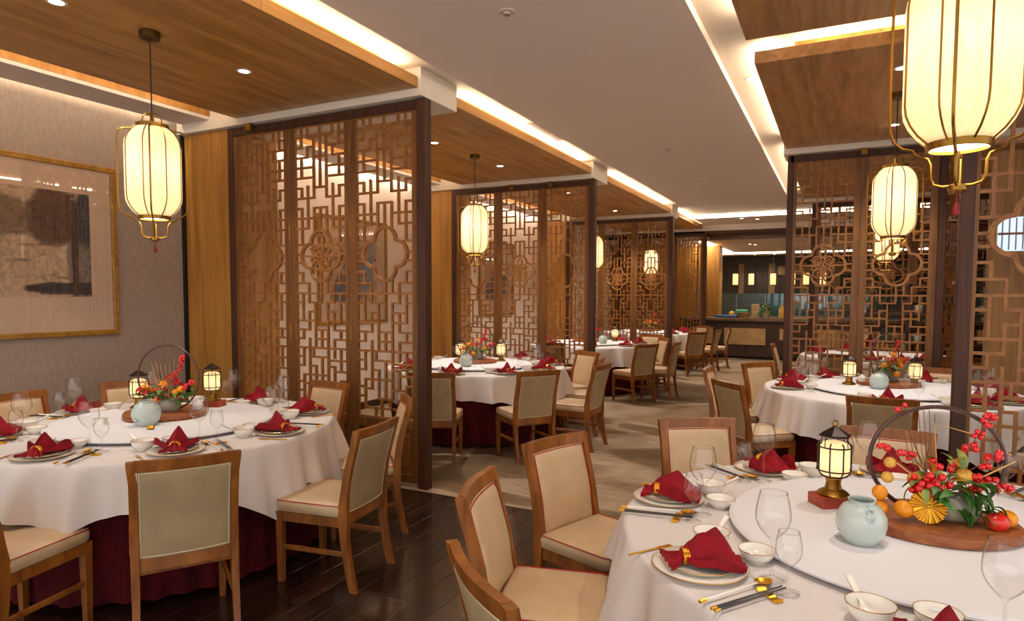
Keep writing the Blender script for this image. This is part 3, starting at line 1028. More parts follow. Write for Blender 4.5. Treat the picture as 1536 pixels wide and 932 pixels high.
def table(key, seed, rot, susan=True):
    (cx, cy), nm = TABLES[key]
    t = thing('round_table', 'round pedestal table under the cloths, %s' % nm, 'table', (cx, cy, 0), 0, 'round banquet tables')
    MB().lathe([(.01, .70), (TR_ - .025, .70), (TR_ - .005, .71), (TR_ - .005, .745), (.01, .745)], 48).build('tabletop', 'wood_frame', t, True)
    MB().lathe([(.30, 0.001), (.30, .03), (.10, .07), (.08, .2), (.08, .66), (.2, .70)], 24).build('pedestal', 'wood_frame', t, True)
    if 'skirt' not in TABLE_ME:
        def pf(a): return 1 + .014 * math.sin(44 * a) + .006 * math.sin(17 * a + 1)
        m = MB()
        n = 264
        vs, fs = [], []
        for i in range(n):
            a = 2 * PI * i / n
            for (r, z, k) in ((TR_ - .003, .746, 0), (TR_ - .0, .70, .2), (TR_ - .03, .4, .8), (TR_ - .05, .03, 1.2)):
                rr = r * (1 + (.012 * math.sin(44 * a) + .006 * math.sin(17 * a + 1) - .012) * k)
                vs.append((rr * math.cos(a), rr * math.sin(a), z))
        for i in range(n):
            j = (i + 1) % n
            for k in range(3): fs.append((i * 4 + k, j * 4 + k, j * 4 + k + 1, i * 4 + k + 1))
        m.add(vs, fs)
        m.lathe([(.01, .746), (TR_ - .003, .746)], 48)
        TABLE_ME['skirt'] = m.mesh('table_skirt', 'cloth_red', True, 70)
    o = put('table_skirt', TABLE_ME['skirt'], None, (cx, cy, 0))
    tag(o, 'dark red pleated underskirt hanging to the floor, %s' % nm, 'tablecloth', 'red table skirts')
    o = put('tablecloth', cloth_mesh(seed, rot), None, (cx, cy, 0))
    tag(o, 'white tablecloth draped over the red skirt, %s' % nm, 'tablecloth', 'white tablecloths')
    if susan:
        if 'susan' not in TABLE_ME:
            TABLE_ME['susan'] = MB().lathe([(.01, TZ + .012), (LSR - .02, TZ + .012), (LSR, TZ + .016), (LSR + .004, TZ + .024), (LSR - .004, LSZ - .001), (LSR - .015, LSZ), (.01, LSZ)], 72).mesh('turntable_top', 'cloth_susan', True, 50)
            TABLE_ME['susan_b'] = MB().lathe([(.01, TZ + .0005), (.3, TZ + .0005), (.3, TZ + .012), (.01, TZ + .012)], 32).mesh('turntable_base', 'metal_grey', True, 40)
        s_ = thing('lazy_susan', 'white round turntable in the middle of the %s' % nm, 'turntable', (cx, cy, 0), 0, 'table turntables')
        put('turntable_top', TABLE_ME['susan'], s_)
        put('turntable_base', TABLE_ME['susan_b'], s_)
table('nl', 3, R(-52))
table('sl', 8, R(-40))
table('tl', 12, R(20))
table('fl', 15, R(10))
table('nr', 21, R(5))
table('sr', 33, R(-28))
table('tr', 37, R(12), False)

# ------------------------------------------------------------------ tableware prototypes
def plate_proto(r, name, lab):
    t = thing(name, lab, 'plate')
    p = [(.004, .0), (r * .55, .0), (r * .6, .003), (r * .98, .012), (r, .0145), (r * .985, .0165), (r * .62, .0075), (r * .5, .0055), (.004, .005)]
    MB().lathe(p, 40).build('dish', 'porcelain', t, True, 60)
    MB().lathe([(r * .988, .0158), (r * 1.003, .0145), (r * 1.003, .0164), (r * .988, .0172)], 40, None, True).build('gold_rim', 'gold_rim', t, True)
    return t
PLATE = plate_proto(.143, 'dinner_plate', None)
SIDE = plate_proto(.105, 'side_plate', None)
def bowl_proto(r, h, name, spoon):
    t = thing(name, None, 'bowl')
    p = [(.004, .0), (r * .5, 0), (r * .52, .006), (r * .72, h * .25), (r * .92, h * .65), (r, h), (r * .965, h), (r * .88, h * .66), (r * .66, h * .28), (.004, h * .2)]
    MB().lathe(p, 32).build('dish', 'porcelain', t, True, 60)
    MB().lathe([(r * .97, h - .0003), (r * 1.006, h - .0005), (r * 1.004, h + .0012), (r * .972, h + .0012)], 32, None, True).build('gold_rim', 'gold_rim', t, True)
    return t
BOWL = bowl_proto(.060, .052, 'soup_bowl', True)
BOWL2 = bowl_proto(.056, .040, 'sauce_bowl', False)
def cer_spoon():
    m = MB()
    def fn(u, v):
        # bowl part from u 0..0.35, handle beyond
        if u < .4:
            k = u / .4
            w = .019 * math.sin(PI * min(1, k * .85 + .08)) ** .6 if k < .98 else .008
            x = -.02 + .055 * k
            z = .012 - .010 * math.sin(PI * k)
        else:
            k = (u - .4) / .6
            w = .0075 + .002 * k
            x = .035 + .085 * k
            z = .014 + .045 * k
        a = (v - .5) * 2
        return (x, w * a, z + .006 * abs(a) ** 2)
    m.grid(fn, 17, 7)
    b = MB(); b.v = m.v + [(p[0], p[1], p[2] - .003) for p in m.v]; n = len(m.v)
    b.f = m.f + [tuple(i + n for i in f) for f in m.f]
    return b.mesh('ceramic_spoon', 'porcelain', True, 60)
CSPOON = cer_spoon()
def glass_me(h, r, stem, foot, open_):
    zb = h * stem
    p = [(foot, .0008), (foot * .98, .003), (foot * .5, .0055), (.0055, .012), (.0038, .03), (.0036, zb - .012), (.006, zb), ]
    for k in range(1, 12):
        t = k / 11
        if t < .5:
            q = t / .5
            rr = r * math.sin(q * PI / 2) ** .75
        else:
            q = (t - .5) / .5
            rr = r - (r - open_) * q ** 1.6
        p.append((max(rr, .007), zb + (h - zb) * t))
    return MB().lathe(p, 24)
def glass_proto(name, h, r, stem, foot, open_):
    t = thing(name, None, 'glass')
    glass_me(h, r, stem, foot, open_).build('glass_body', 'glass', t, True, 80)
    MB().lathe([(open_ - .0011, h - .001), (open_ + .0011, h - .001), (open_ + .0011, h + .0012), (open_ - .0011, h + .0012)], 24, None, True).build('glass_lip', 'glass', t, True)
    return t
WINE = glass_proto('wine_glass', .262, .050, .46, .036, .038)
SHOT = glass_proto('small_wine_glass', .178, .036, .42, .030, .028)
def chop_proto():
    t = thing('chopsticks', None, 'chopsticks')
    for k, x in enumerate((-.006, .007)):
        m = MB().tube([(x, -.135, .0125), (x * .9, .135, .0155)], [.0040, .0024], 6)
        o = m.build('chopstick', 'chop_black', t, True, 40)
        MB().tube([(x, -.137, .0125), (x, -.118, .0127)], [.0043, .0042], 6).build('gold_cap', 'gold', o, True, 40)
    return t
CHOP = chop_proto()
def rest_proto():
    t = thing('chopstick_rest', None, 'chopstick rest')
    m = MB()
    m.grid(lambda u, v: ((u - .5) * .085, (v - .5) * .024 * (1 + .25 * math.sin(u * PI * 3)), .0075 + .0035 * math.cos(u * PI * 4)), 17, 5)
    n = len(m.v); vs = m.v + [(p[0], p[1], .0005) for p in m.v]; fs = m.f + [tuple(i + n for i in f) for f in m.f]
    q = MB(); q.add(vs, fs)
    nv = 5; nu = 17
    for j in (0, nv - 1):
        q.f += [(i * nv + j, (i + 1) * nv + j, n + (i + 1) * nv + j, n + i * nv + j) for i in range(nu - 1)]
    for i in (0, nu - 1):
        q.f += [(i * nv + j, i * nv + j + 1, n + i * nv + j + 1, n + i * nv + j) for j in range(nv - 1)]
    q.build('rest_body', 'gold', t, True, 50)
    return t
REST = rest_proto()
def gspoon_proto():
    t = thing('gold_spoon', None, 'spoon')
    m = MB()
    def fn(u, v):
        k = u
        w = .021 * (math.sin(PI * (.04 + .94 * k)) ** .7) + .002
        a = (v - .5) * 2
        return (a * w, .085 + .062 * k, .0145 - .008 * (1 - a * a) * math.sin(PI * k))
    m.grid(fn, 13, 7); n = len(m.v)
    m.add([(p[0], p[1], p[2] - .0022) for p in m.v], m.f[:])
    m.build('spoon_bowl', 'gold', t, True, 60)
    MB().tube([(0, -.13, .011), (0, -.02, .0135), (0, .09, .0145)], [.0048, .0040, .0028], 8).build('handle', 'porcelain', t, True, 40)
    MB().tube([(0, -.135, .011), (0, -.112, .0115)], [.0052, .0052], 8).build('gold_cap', 'gold', t, True, 40)
    return t
GSPOON = gspoon_proto()
def napkin_me(variant):
    """cloth drawn through a ring: small tail behind, pleated fan with a raised pointed crest in front"""
    rnd = random.Random(variant * 7 + 1)
    ph = [rnd.uniform(-.6, .6) for _ in range(4)]
    hpk = .105 + .012 * ph[0]
    m = MB()
    NU, NV = 29, 33
    def fn(u, v):
        a = (v - .5) * 2
        y = -.105 + .215 * u
        ring = math.exp(-((y + .052) / .020) ** 2)
        if y < -.052:
            w = .018 + .052 * ((-.052 - y) / .053) ** .8
        else:
            w = .018 + .092 * min(1, ((y + .052) / .10)) ** .7 - .02 * max(0, (y - .05) / .06)
        x = w * math.sin(a * PI / 2)
        pl = .012 * abs(math.sin(a * PI * 2.5 + ph[1] + 2.2 * y * 10)) * (1 - .5 * ring)
        front = max(0, (y + .052) / .16)
        crest = hpk * max(0, 1 - abs(a + .12 * ph[1]) / .52) ** 1.15 * max(0, 1 - abs(y - .004 - .01 * ph[2]) / .085) ** .9
        side = (.046 + .016 * ph[3] * (1 if a > 0 else -1)) * max(0, 1 - abs(abs(a) - .80) / .24) * math.exp(-((y - .03) / .05) ** 2)
        dip = -.010 * math.exp(-((abs(a) - .5) / .15) ** 2) * front
        z = .010 + pl + crest + side + max(dip, -.008) + .015 * ring
        y2 = y + .018 * math.cos(a * PI * .5) * front + crest * .28
        return (x + .01 * ph[3] * front, y2, z)
    m.grid(fn, NU, NV)
    n = len(m.v)
    lo = []
    for i in range(NU):
        for j in range(NV):
            p = m.v[i * NV + j]
            lo.append((p[0] * .98, p[1], max(.002, p[2] - .006)))
    vs = m.v + lo
    fs = m.f + [tuple(i + n for i in f) for f in m.f]
    for j in (0, NV - 1): fs += [(i * NV + j, (i + 1) * NV + j, n + (i + 1) * NV + j, n + i * NV + j) for i in range(NU - 1)]
    for i in (0, NU - 1): fs += [(i * NV + j, i * NV + j + 1, n + i * NV + j + 1, n + i * NV + j) for j in range(NV - 1)]
    return MB().add(vs, fs).mesh('napkin', 'napkin', True, 50)
NAPK = [napkin_me(k) for k in range(4)]
def ring_me():
    m = MB()
    for dy in (-.007, 0, .007):
        pts = [(.024 * math.cos(2 * PI * i / 20), dy, .024 * math.sin(2 * PI * i / 20)) for i in range(20)]
        m.tube(pts, .0045, 6, True)
    return m.mesh('napkin_ring', 'gold', True, 50)
RING = ring_me()
def fork_me():
    m = MB()
    m.tube([(0, -.09, .004), (0, .03, .004)], [.0035, .003], 6)
    m.box(-.009, .009, .03, .05, .0025, .0055)
    for x in (-.007, -.0023, .0023, .007): m.box(x - .001, x + .001, .05, .085, .0028, .005)
    return m.mesh('gold_fork', 'gold', True, 40)
FORK = fork_me()

SECT = ['front', 'front right', 'right', 'back right', 'back', 'back left', 'left', 'front left']
def cam_angle(dx, dy):
    fr = Vector((-_f.x, -_f.y)).normalized()       # toward the camera
    rg = Vector((_r.x, _r.y))
    return math.degrees(math.atan2(dx * rg.x + dy * rg.y, dx * fr.x + dy * fr.y)) % 360
def names_for(angs):
    an = [(cam_angle(math.cos(R(a)), math.sin(R(a))), a) for a in angs]
    an.sort()
    k0 = min(range(len(an)), key=lambda i: min(an[i][0], 360 - an[i][0]))
    out = {}
    for j in range(len(an)):
        out[an[(k0 + j) % len(an)][1]] = SECT[j * len(SECT) // max(len(an), 1)] if len(an) < 8 else SECT[j]
    return out

def setting(key, ang, seat, rr=.865, level=3, skip=()):
    (cx, cy), nm = TABLES[key]
    a = R(ang)
    inn = Vector((-math.cos(a), -math.sin(a)))
    rgt = Vector((inn.y, -inn.x))
    base = Vector((cx, cy)) - inn * rr
    z = TZ + .0006
    rz = math.atan2(inn.y, inn.x) - PI / 2
    sfx = ', %s seat, %s' % (seat, nm)
    rnd = random.Random(int(ang * 13 + cx * 100))
    def at(x, y, zz=z):
        p = base + rgt * x + inn * y
        return (p.x, p.y, zz)
    g = ' on the ' + nm
    if 'plate' not in skip:
        dup(PLATE, at(0, 0), rz, 'gold-rimmed white dinner plate' + sfx, 'plate', 'dinner plates' + g)
        dup(SIDE, at(0, .004, z + .0085), rz, 'smaller gold-rimmed plate on the dinner plate' + sfx, 'plate', 'side plates' + g)
    if 'napkin' not in skip:
        tw = rnd.uniform(-.25, .25)
        o = put('napkin', NAPK[rnd.randrange(4)], None, at(0, .0, z + .0155), rz + tw)
        tag(o, 'folded crimson napkin with a raised peak' + sfx, 'napkin', 'crimson napkins' + g)
        d = Matrix.Rotation(tw, 2) @ Vector((0, -.046))
        o = put('napkin_ring', RING, None, at(d.x, d.y, z + .0155 + .026), rz + tw)
        tag(o, 'beaded gold napkin ring around the crimson napkin' + sfx, 'napkin ring', 'napkin rings' + g)
    if level >= 2:
        if 'wine' not in skip: dup(WINE, at(.128, .160), 0, 'large empty wine glass' + sfx, 'glass', 'wine glasses' + g)
        if 'small' not in skip: dup(SHOT, at(.215, .145), 0, 'small empty stemmed glass' + sfx, 'glass', 'small glasses' + g)
        if 'bowl' not in skip:
            dup(BOWL, at(-.147, .138), rz, 'white soup bowl with gold rim' + sfx, 'bowl', 'soup bowls' + g)
            o = put('ceramic_spoon', CSPOON, None, at(-.147, .138, z + .012), rz + R(120))
            tag(o, 'white ceramic spoon resting in the soup bowl' + sfx, 'spoon', 'ceramic spoons' + g)
            dup(BOWL2, at(.0, .205), rz, 'shallow white sauce bowl' + sfx, 'bowl', 'sauce bowls' + g)
    if level >= 3:
        dup(REST, at(.214, .085), rz, 'small gold chopstick rest' + sfx, 'chopstick rest', 'chopstick rests' + g)
        dup(CHOP, at(.230, .010), rz + R(10 + rnd.uniform(-3, 3)), 'pair of black chopsticks on the gold rest' + sfx, 'chopsticks', 'chopsticks' + g)
        dup(GSPOON, at(.178, -.0), rz + R(13), 'gold spoon with pearl handle' + sfx, 'spoon', 'gold spoons' + g)
        o = put('gold_fork', FORK, None, at(-.165, -.075, z), rz + R(12))
        tag(o, 'small gold fork left of the plate' + sfx, 'fork', 'gold forks' + g)

def settings(key, angs, level, rr=.865, skips=None):
    nmz = names_for(angs)
    for a in angs:
        setting(key, a, nmz[a], rr, level, (skips or {}).get(a, ()))
settings('nl', [-74, -32, 8, 52, 97, 141, 182, -125], 3, .885)
settings('nr', [-137, 179, 131, 93, 48, 3, -44, -94.5], 3, .900)
settings('sl', [-77, -39, 32, -4, 78, 125, 170, -120], 2, .9)
settings('sr', [-160, -95, 160, 128, -25, 20, 65, -50], 2)
settings('tl', [-70, -25, 20, 70, 180, -120], 1)
settings('fl', [-40, 0, 40], 1)
settings('tr', [-100, -60, 170, 120], 1)
WG = {'tl': ['front right', 'right', 'front', 'far side'], 'fl': ['front right', 'far right'], 'tr': ['front left', 'front', 'front right']}
for key, pts in {'tl': [(.42, -.55), (.6, .1), (.2, -.7), (.0, .6)], 'fl': [(.5, -.4), (.3, .5)], 'tr': [(-.3, -.6), (.2, -.7), (.55, -.4)]}.items():
    (cx, cy), nm = TABLES[key]
    for k, (dx, dy) in enumerate(pts):
        dup(WINE, (cx + dx, cy + dy, TZ + .0006), 0, 'distant wine glass at the %s of the %s' % (WG[key][k], nm), 'glass', 'wine glasses on the %s' % nm)

# ------------------------------------------------------------------ chairs (positions read off the photo)
CH_LAB = 'beige oak-framed chair '
for lab, x, y, f, g in [
    ('seen from behind, in front of near left table', -2.56, 1.87, 148, 'nl'),
    ('side-on with its back to the aisle, right of near left table', -2.27, 2.85, 189, 'nl'),
    ('turned toward us beside the dark screen post, near left table', -2.66, 3.66, 222, 'nl'),
    ('facing us before the nearest left lattice screen', -3.72, 4.05, 264, 'nl'),
    ('at left edge of photo behind near left table', -5.30, 2.50, 5, 'nl'),
    ('mostly hidden behind the lamp of near left table', -5.22, 3.33, -22, 'nl'),
    ('only its seat and legs in view, bottom left corner', -3.30, 1.27, 103, 'nl'),
    ('low at bottom edge, nearest the camera, near right table', -.83, 1.43, 50, 'nr'),
    ('second from the camera left of near right table', -1.24, 2.14, 14, 'nr'),
    ('left of near right table, standing on the carpet edge', -1.27, 2.99, -19, 'nr'),
    ('at back left of near right table', -.73, 3.84, -58, 'nr'),
    ('facing us behind the table lantern of near right table', .25, 4.02, -92, 'nr'),
    ('half hidden by the dark post, front of second left table', -3.34, 4.95, 112, 'sl'),
    ('seen from behind, front right of second left table', -2.52, 5.57, 143, 'sl'),
    ('side-on at the aisle, nearer one right of second left table', -2.16, 6.38, 178, 'sl'),
    ('side-on at the aisle, farther one right of second left table', -2.42, 7.12, 192, 'sl'),
    ('behind second left table beside the second left screen', -2.85, 7.80, 238, 'sl'),
    ('seen from behind, front right of third left table', -2.49, 9.35, 150, 'tl'),
    ('side-on at the aisle, right of third left table', -2.2, 10.05, 180, 'tl'),
    ('angled beside the aisle, back right of third left table', -2.62, 10.95, 215, 'tl'),
    ('before the third left screen, back of third left table', -3.1, 11.9, 250, 'tl'),
    ('facing the third left table from its near side', -3.9, 8.98, 90, 'tl'),
    ('seen from behind, front right of fourth left table', -2.46, 13.0, 140, 'fl'),
    ('side-on at the aisle, nearer one right of fourth left table', -2.24, 14.1, 175, 'fl'),
    ('side-on at the aisle, farther one right of fourth left table', -2.12, 14.95, 190, 'fl'),
    ('facing us at the far side of fourth left table', -2.9, 15.9, 230, 'fl'),
    ('side-on at the aisle, left of second right table', -1.16, 6.62, 0, 'sr'),
    ('olive in shadow, seen from behind, front left of second right table', -.83, 5.62, 40, 'sr'),
    ('facing us at back left of second right table', -.78, 7.42, -36, 'sr'),
    ('seen from behind, front of second right table', .29, 5.24, 86, 'sr'),
    ('right of second right table behind the lattice', 1.62, 5.55, 140, 'sr'),
    ('before the second right screen, back of second right table', .95, 7.72, 250, 'sr'),
    ('beside the aisle near the bar, left of third right table', -.88, 10.4, 0, 'tr'),
    ('seen through lattice, front left of third right table', .0, 8.95, 75, 'tr'),
    ('seen through lattice, front of third right table', .75, 8.8, 95, 'tr'),
    ('seen through lattice, front right of third right table', 1.55, 9.2, 130, 'tr'),
]:
    chair(CH_LAB + lab, x, y, f, 'dining chairs at the ' + TABLES[g][1])

# ------------------------------------------------------------------ pendant lanterns
def lantern_proto():
    t = thing('pendant_lantern', None, 'lantern')
    # z = 0 at the wooden ceiling
    MB().lathe([(.01, -.045), (.055, -.045), (.06, -.04), (.06, -.005), (.055, 0), (.01, 0)], 24).build('canopy', 'brass_dark', t, True)
    MB().tube([(0, 0, -.04), (0, 0, -.52)], .004, 6).build('cord', 'black', t)
    MB().tube([(0, 0, -.50), (0, 0, -.585)], .012, 8).build('stem', 'brass', t, True)
    # ribbed paper shade
    prof = []
    H = .56; z1 = -.585; RW = .160
    for k in range(19):
        q = k / 18
        e = min(q, 1 - q)
        r = RW if e > .22 else .085 + (RW - .085) * math.sin(min(1, e / .22) * PI / 2) ** .8
        prof.append((r, z1 - H * q))
    sh = MB().lathe(prof, 36).build('paper_shade', 'lantern_shade', t, True, 80)
    ribs = MB()
    for k in range(8):
        a = 2 * PI * k / 8 + .2
        ribs = MB().tube([((r + .003) * math.cos(a), (r + .003) * math.sin(a), z) for r, z in prof], .0034, 5)
        ribs.build('rib', 'brass', t, True)
    MB().lathe([(.082, z1 + .016), (.094, z1 + .016), (.094, z1 - .012), (.082, z1 - .012)], 28, None, True).build('collar', 'brass', t, True, 40)
    zb = z1 - H
    MB().lathe([(.082, zb + .01), (.092, zb + .01), (.092, zb - .016), (.082, zb - .016)], 28, None, True).build('collar', 'brass', t, True, 40)
    MB().lathe([(.002, zb - .006), (.080, zb - .006)], 24).build('lens', 'lantern_glow', t, True)
    # stepped wire cage: four arms
    side = [(.0, z1 + .085), (.028, z1 + .083), (.05, z1 + .065), (.055, z1 + .03), (.062, z1 + .012), (.088, z1 + .008), (.10, z1 - .008), (.115, z1 - .016), (.155, z1 - .018), (.183, z1 - .03), (.194, z1 - .06),
            (.196, z1 - .2), (.196, z1 - .40), (.194, zb + .07), (.182, zb + .03), (.155, zb + .005), (.125, zb - .005), (.118, zb - .02), (.105, zb - .028), (.083, zb - .036), (.075, zb - .055), (.073, zb - .10), (.064, zb - .122), (.04, zb - .13), (0, zb - .13)]
    for k in range(4):
        a = PI / 2 * k + R(26)
        MB().tube([(r * math.cos(a), r * math.sin(a), z) for r, z in side], .0048, 6).build('cage_arm', 'brass', t, True)
    MB().lathe([(.003, zb - .155), (.018, zb - .153), (.027, zb - .145), (.027, zb - .130), (.012, zb - .122), (.003, zb - .12)], 16).build('finial', 'brass', t, True)
    MB().tube([(0, 0, zb - .02), (0, 0, zb - .13)], .005, 6).build('spindle', 'brass_dark', t, True)
    ts = MB().tube([(0, 0, zb - .155), (0, 0, zb - .18)], .003, 5)
    ts.lathe([(.002, zb - .225), (.010, zb - .222), (.012, zb - .21), (.009, zb - .195), (.004, zb - .18)], 8)
    ts.build('tassel', 'tassel', t, True)
    point('bulb', t, (0, 0, z1 - .25), P_BULB, (1.0, .84, .62), .035)
    return t
LANT = lantern_proto()
for lab, x, y in [('lit brass cage lantern over the near left table', -3.88, 2.66), ('lit brass cage lantern over the second left table', -3.84, 6.62),
                  ('lit brass cage lantern over the third left table', -3.92, 11.0), ('lit brass cage lantern over the fourth left table', -3.9, 14.8),
                  ('largest lit brass cage lantern, over the near right table, cropped by photo top', .325, 2.50), ('lit brass cage lantern over the second right table', .374, 6.12),
                  ('lit brass cage lantern over the third right table, seen through lattice', .55, 10.2)]:
    dup(LANT, (x, y, ZW), math.atan2(y, x) + PI / 2 - R(26) - R(5), lab, 'lantern', 'pendant lanterns')

# ------------------------------------------------------------------ recessed downlights
def down_proto(z, mat):
    t = thing('downlight', None, 'downlight')
    MB().lathe([(.038, -.004), (.052, -.004), (.055, -.001), (.052, 0), (.038, .0)], 24, None, True).build('trim_ring', 'paint_white', t, True)
    MB().lathe([(.001, -.0015), (.038, -.0015)], 20).build('lens', mat, t, True)
    return t
DL = down_proto(0, 'down_lens')
def downlight(lab, x, y, z, power, ang=115, proto=None):
    o = dup(DL, (x, y, z), 0, lab, 'downlight', 'recessed downlights')
    if power:
        spot('downlight_beam', o, (0, 0, -.01), power, ang)
    return o
for k, (x, y) in enumerate([(-3.95, 2.16), (-3.93, 3.42), (-4.75, 1.0), (-3.92, 5.90), (-3.87, 7.31), (-3.9, 9.7), (-3.9, 12.1), (-3.9, 14.0)]):
    lab = ['at photo top left', 'between lantern and first screen', 'out of view above near left table', 'nearer one', 'farther one', 'nearer one', 'farther one', 'single'][k]
    pn = ['first', 'first', 'first', 'second', 'second', 'third', 'third', 'fourth'][k]
    downlight('small recessed downlight, %s, %s left wooden ceiling panel' % (lab, pn), x, y, ZW - .001, P_DOWN * (.45 if k < 3 else 1 if k < 5 else 1.7))
for k, (x, y) in enumerate([(.0, 1.75), (.5, 3.3), (.35, 5.45), (.42, 7.2), (.5, 9.4), (.6, 11.0)]):
    downlight('small recessed downlight, %s in %s right wooden ceiling panel' % (['nearer one', 'farther one'][k % 2], ordn[k // 2]), x, y, ZW - .001, P_DOWN * (.28 if k < 2 else .8))
downlight('round white recessed downlight beside the right wooden panel edge', -.70, 5.75, ZR - .001, 0)
for k, (x, y, lab) in enumerate([(-1.86, 3.6, 'nearest'), (-1.86, 7.75, 'middle'), (-1.87, 9.9, 'farthest')]):
    t = thing('ceiling_sprinkler', 'small round sprinkler head in the aisle ceiling, %s of three' % lab, 'sprinkler', (x, y, ZS), 0, 'aisle ceiling sprinklers')
    MB().lathe([(.002, -.02), (.018, -.018), (.022, -.010), (.045, -.006), (.05, 0), (.002, 0)], 20).build('cover', 'vent', t, True)
    MB().lathe([(.002, -.024), (.02, -.024), (.02, -.02), (.002, -.02)], 12).build('deflector', 'metal_grey', t, True)
for k, (x, y) in enumerate([(-1.7, 15.6), (-2.0, 15.3), (-.95, 15.5)]):
    downlight('far ceiling downlight before the bar, %s of three' % ['middle', 'leftmost', 'rightmost'][k], x, y, ZS - .001, 40 if k != 1 else 0)
# air grille in the cove
g = thing('air_grille', 'slotted air grille in the bright left cove ceiling', 'vent', (-2.92, 6.6, ZR - .001))
MB().box(-.05, .05, -.42, .42, -.006, 0).build('grille_plate', 'vent', g)
for k in range(22):
    MB().box(-.04, .04, -.40 + k * .037, -.385 + k * .037, -.010, -.006).build('slat', 'bar_dark', g)

# ------------------------------------------------------------------ framed pictures on the left wall
def picture(label, y0, y1, z0, z1, ay0, ay1, az0, az1, ink):
    t = thing('framed_picture', label, 'picture', (0, 0, 0), 0, 'framed ink pictures on the left wall')
    fw_ = .045
    f = MB()
    f.cbox(XW, XW + .035, y0, y1, z0, z0 + fw_, .005); f.cbox(XW, XW + .035, y0, y1, z1 - fw_, z1, .005)
    f.cbox(XW, XW + .0345, y0, y0 + fw_, z0 + fw_, z1 - fw_, .005); f.cbox(XW, XW + .0345, y1 - fw_, y1, z0 + fw_, z1 - fw_, .005)
    f.build('frame', 'wood_pictureframe', t)
    MB().box(XW + .004, XW + .010, y0 + fw_, y1 - fw_, z0 + fw_, z1 - fw_).build('mount', 'mat_paper', t)
    tag(MB().box(XW + .010, XW + .012, ay0, ay1, az0, az1).build('painting', ink, t), 'ink painting of dark brown and grey rocks above water')
    MB().box(XW + .020, XW + .022, y0 + fw_, y1 - fw_, z0 + fw_, z1 - fw_).build('glazing', 'pane', t)
picture('wide framed ink painting under glass on the wall behind the near left table', 1.75, 3.66, 1.23, 2.72, 1.98, 3.43, 1.57, 2.46, 'ink_a')
picture('framed blue ink painting seen through the nearest left lattice screen', 6.2, 7.6, 1.2, 2.62, 6.42, 7.38, 1.5, 2.35, 'ink_b')
picture('framed blue ink painting seen through the second left lattice screen', 10.3, 11.7, 1.2, 2.62, 10.52, 11.48, 1.5, 2.35, 'ink_c')

# ------------------------------------------------------------------ table lanterns, jars, blocks
def tlamp_proto():
    t = thing('table_lantern', None, 'table lamp')
    MB().lathe([(.003, 0), (.056, 0), (.058, .006), (.050, .014), (.030, .026), (.026, .05), (.030, .066), (.003, .066)], 24).build('brass_base', 'brass', t, True)
    MB().lathe([(.040, .078), (.052, .088), (.054, .10), (.054, .185), (.050, .197), (.030, .206)], 24).build('shade', 'lamp_shade', t, True, 60)
    cage = MB()
    for k in range(8):
        a = 2 * PI * k / 8 + .2
        p = [(.030, .070), (.046, .076), (.058, .092), (.060, .10), (.060, .19), (.060, .197), (.050, .205)]
        MB().tube([(r * math.cos(a), r * math.sin(a), z) for r, z in p], .0028, 5).build('cage_bar', 'metal_dark', t, True)
    for r, z in ((.0605, .098), (.0605, .188), (.040, .074)):
        MB().tube([(r * math.cos(2 * PI * i / 24), r * math.sin(2 * PI * i / 24), z) for i in range(24)], .003, 5, True).build('cage_hoop', 'metal_dark', t, True)
    for k in range(4):
        a = 2 * PI * k / 4 + .6
        MB().tube([(.056 * math.cos(a), .056 * math.sin(a), .19), (.053 * math.cos(a), .053 * math.sin(a), .233)], .0018, 5).build('cage_bar', 'metal_dark', t, True)
    MB().lathe([(.060, .228), (.056, .234), (.030, .250), (.012, .262), (.003, .266)], 6).build('roof', 'metal_dark', t)
    MB().tube([(.011 * math.cos(2 * PI * i / 12), 0, .276 + .011 * math.sin(2 * PI * i / 12)) for i in range(12)], .003, 6, True).build('ring', 'brass', t, True)
    MB().tube([(.062, 0, .20), (.064, .002, .175), (.063, -.002, .15), (.064, 0, .12)], .0014, 4).build('chain', 'metal_dark', t)
    point('candle_bulb', t, (0, 0, .14), .16, WARM, .02)
    return t
TLAMP = tlamp_proto()
JAR_ME = MB().lathe([(.003, 0), (.046, 0), (.052, .004), (.070, .035), (.077, .062), (.074, .09), (.056, .120), (.040, .130), (.038, .137), (.042, .141), (.036, .141), (.034, .130), (.050, .115), (.066, .085), (.066, .05), (.04, .01), (.003, .008)], 32).mesh('ceramic_jar', 'celadon', True, 60)
BLOCK_ME = MB().cbox(-.062, .062, -.05, .05, 0, .042, .003).mesh('red_wood_block', 'wood_red')

# ------------------------------------------------------------------ centrepieces
BERRY = [MB().ball((0, 0, 0), r, 8, 6).mesh('berry', 'berry', True, 180) for r in (.0095, .0115, .013)]
ORANGE = MB().ball((0, 0, 0), .027, 14, 9, 1, 1, .92).mesh('kumquat', 'orange_fruit', True, 180)
YELLOW = MB().ball((0, 0, 0), .025, 14, 9, 1, 1, .95).mesh('dried_pod', 'yellow_fruit', True, 180)
def leaf_me(l, w, mat):
    m = MB()
    n = 7
    vs, fs = [], []
    for i in range(n):
        t = i / (n - 1)
        ww = w * math.sin(PI * (.05 + .93 * t)) ** .8
        z = .012 * math.sin(PI * t) - .02 * t * t
        vs += [(l * t, -ww, z + .004), (l * t, 0, z), (l * t, ww, z + .004)]
    for i in range(n - 1):
        for k in range(2): fs.append((i * 3 + k, i * 3 + 3 + k, i * 3 + 4 + k, i * 3 + 1 + k))
    return m.add(vs, fs).mesh('leaf', mat, True, 180)
LEAFS = [leaf_me(.07, .015, 'leaf'), leaf_me(.055, .013, 'leaf'), leaf_me(.06, .013, 'leaf_pale'), leaf_me(.05, .015, 'leaf_gold')]
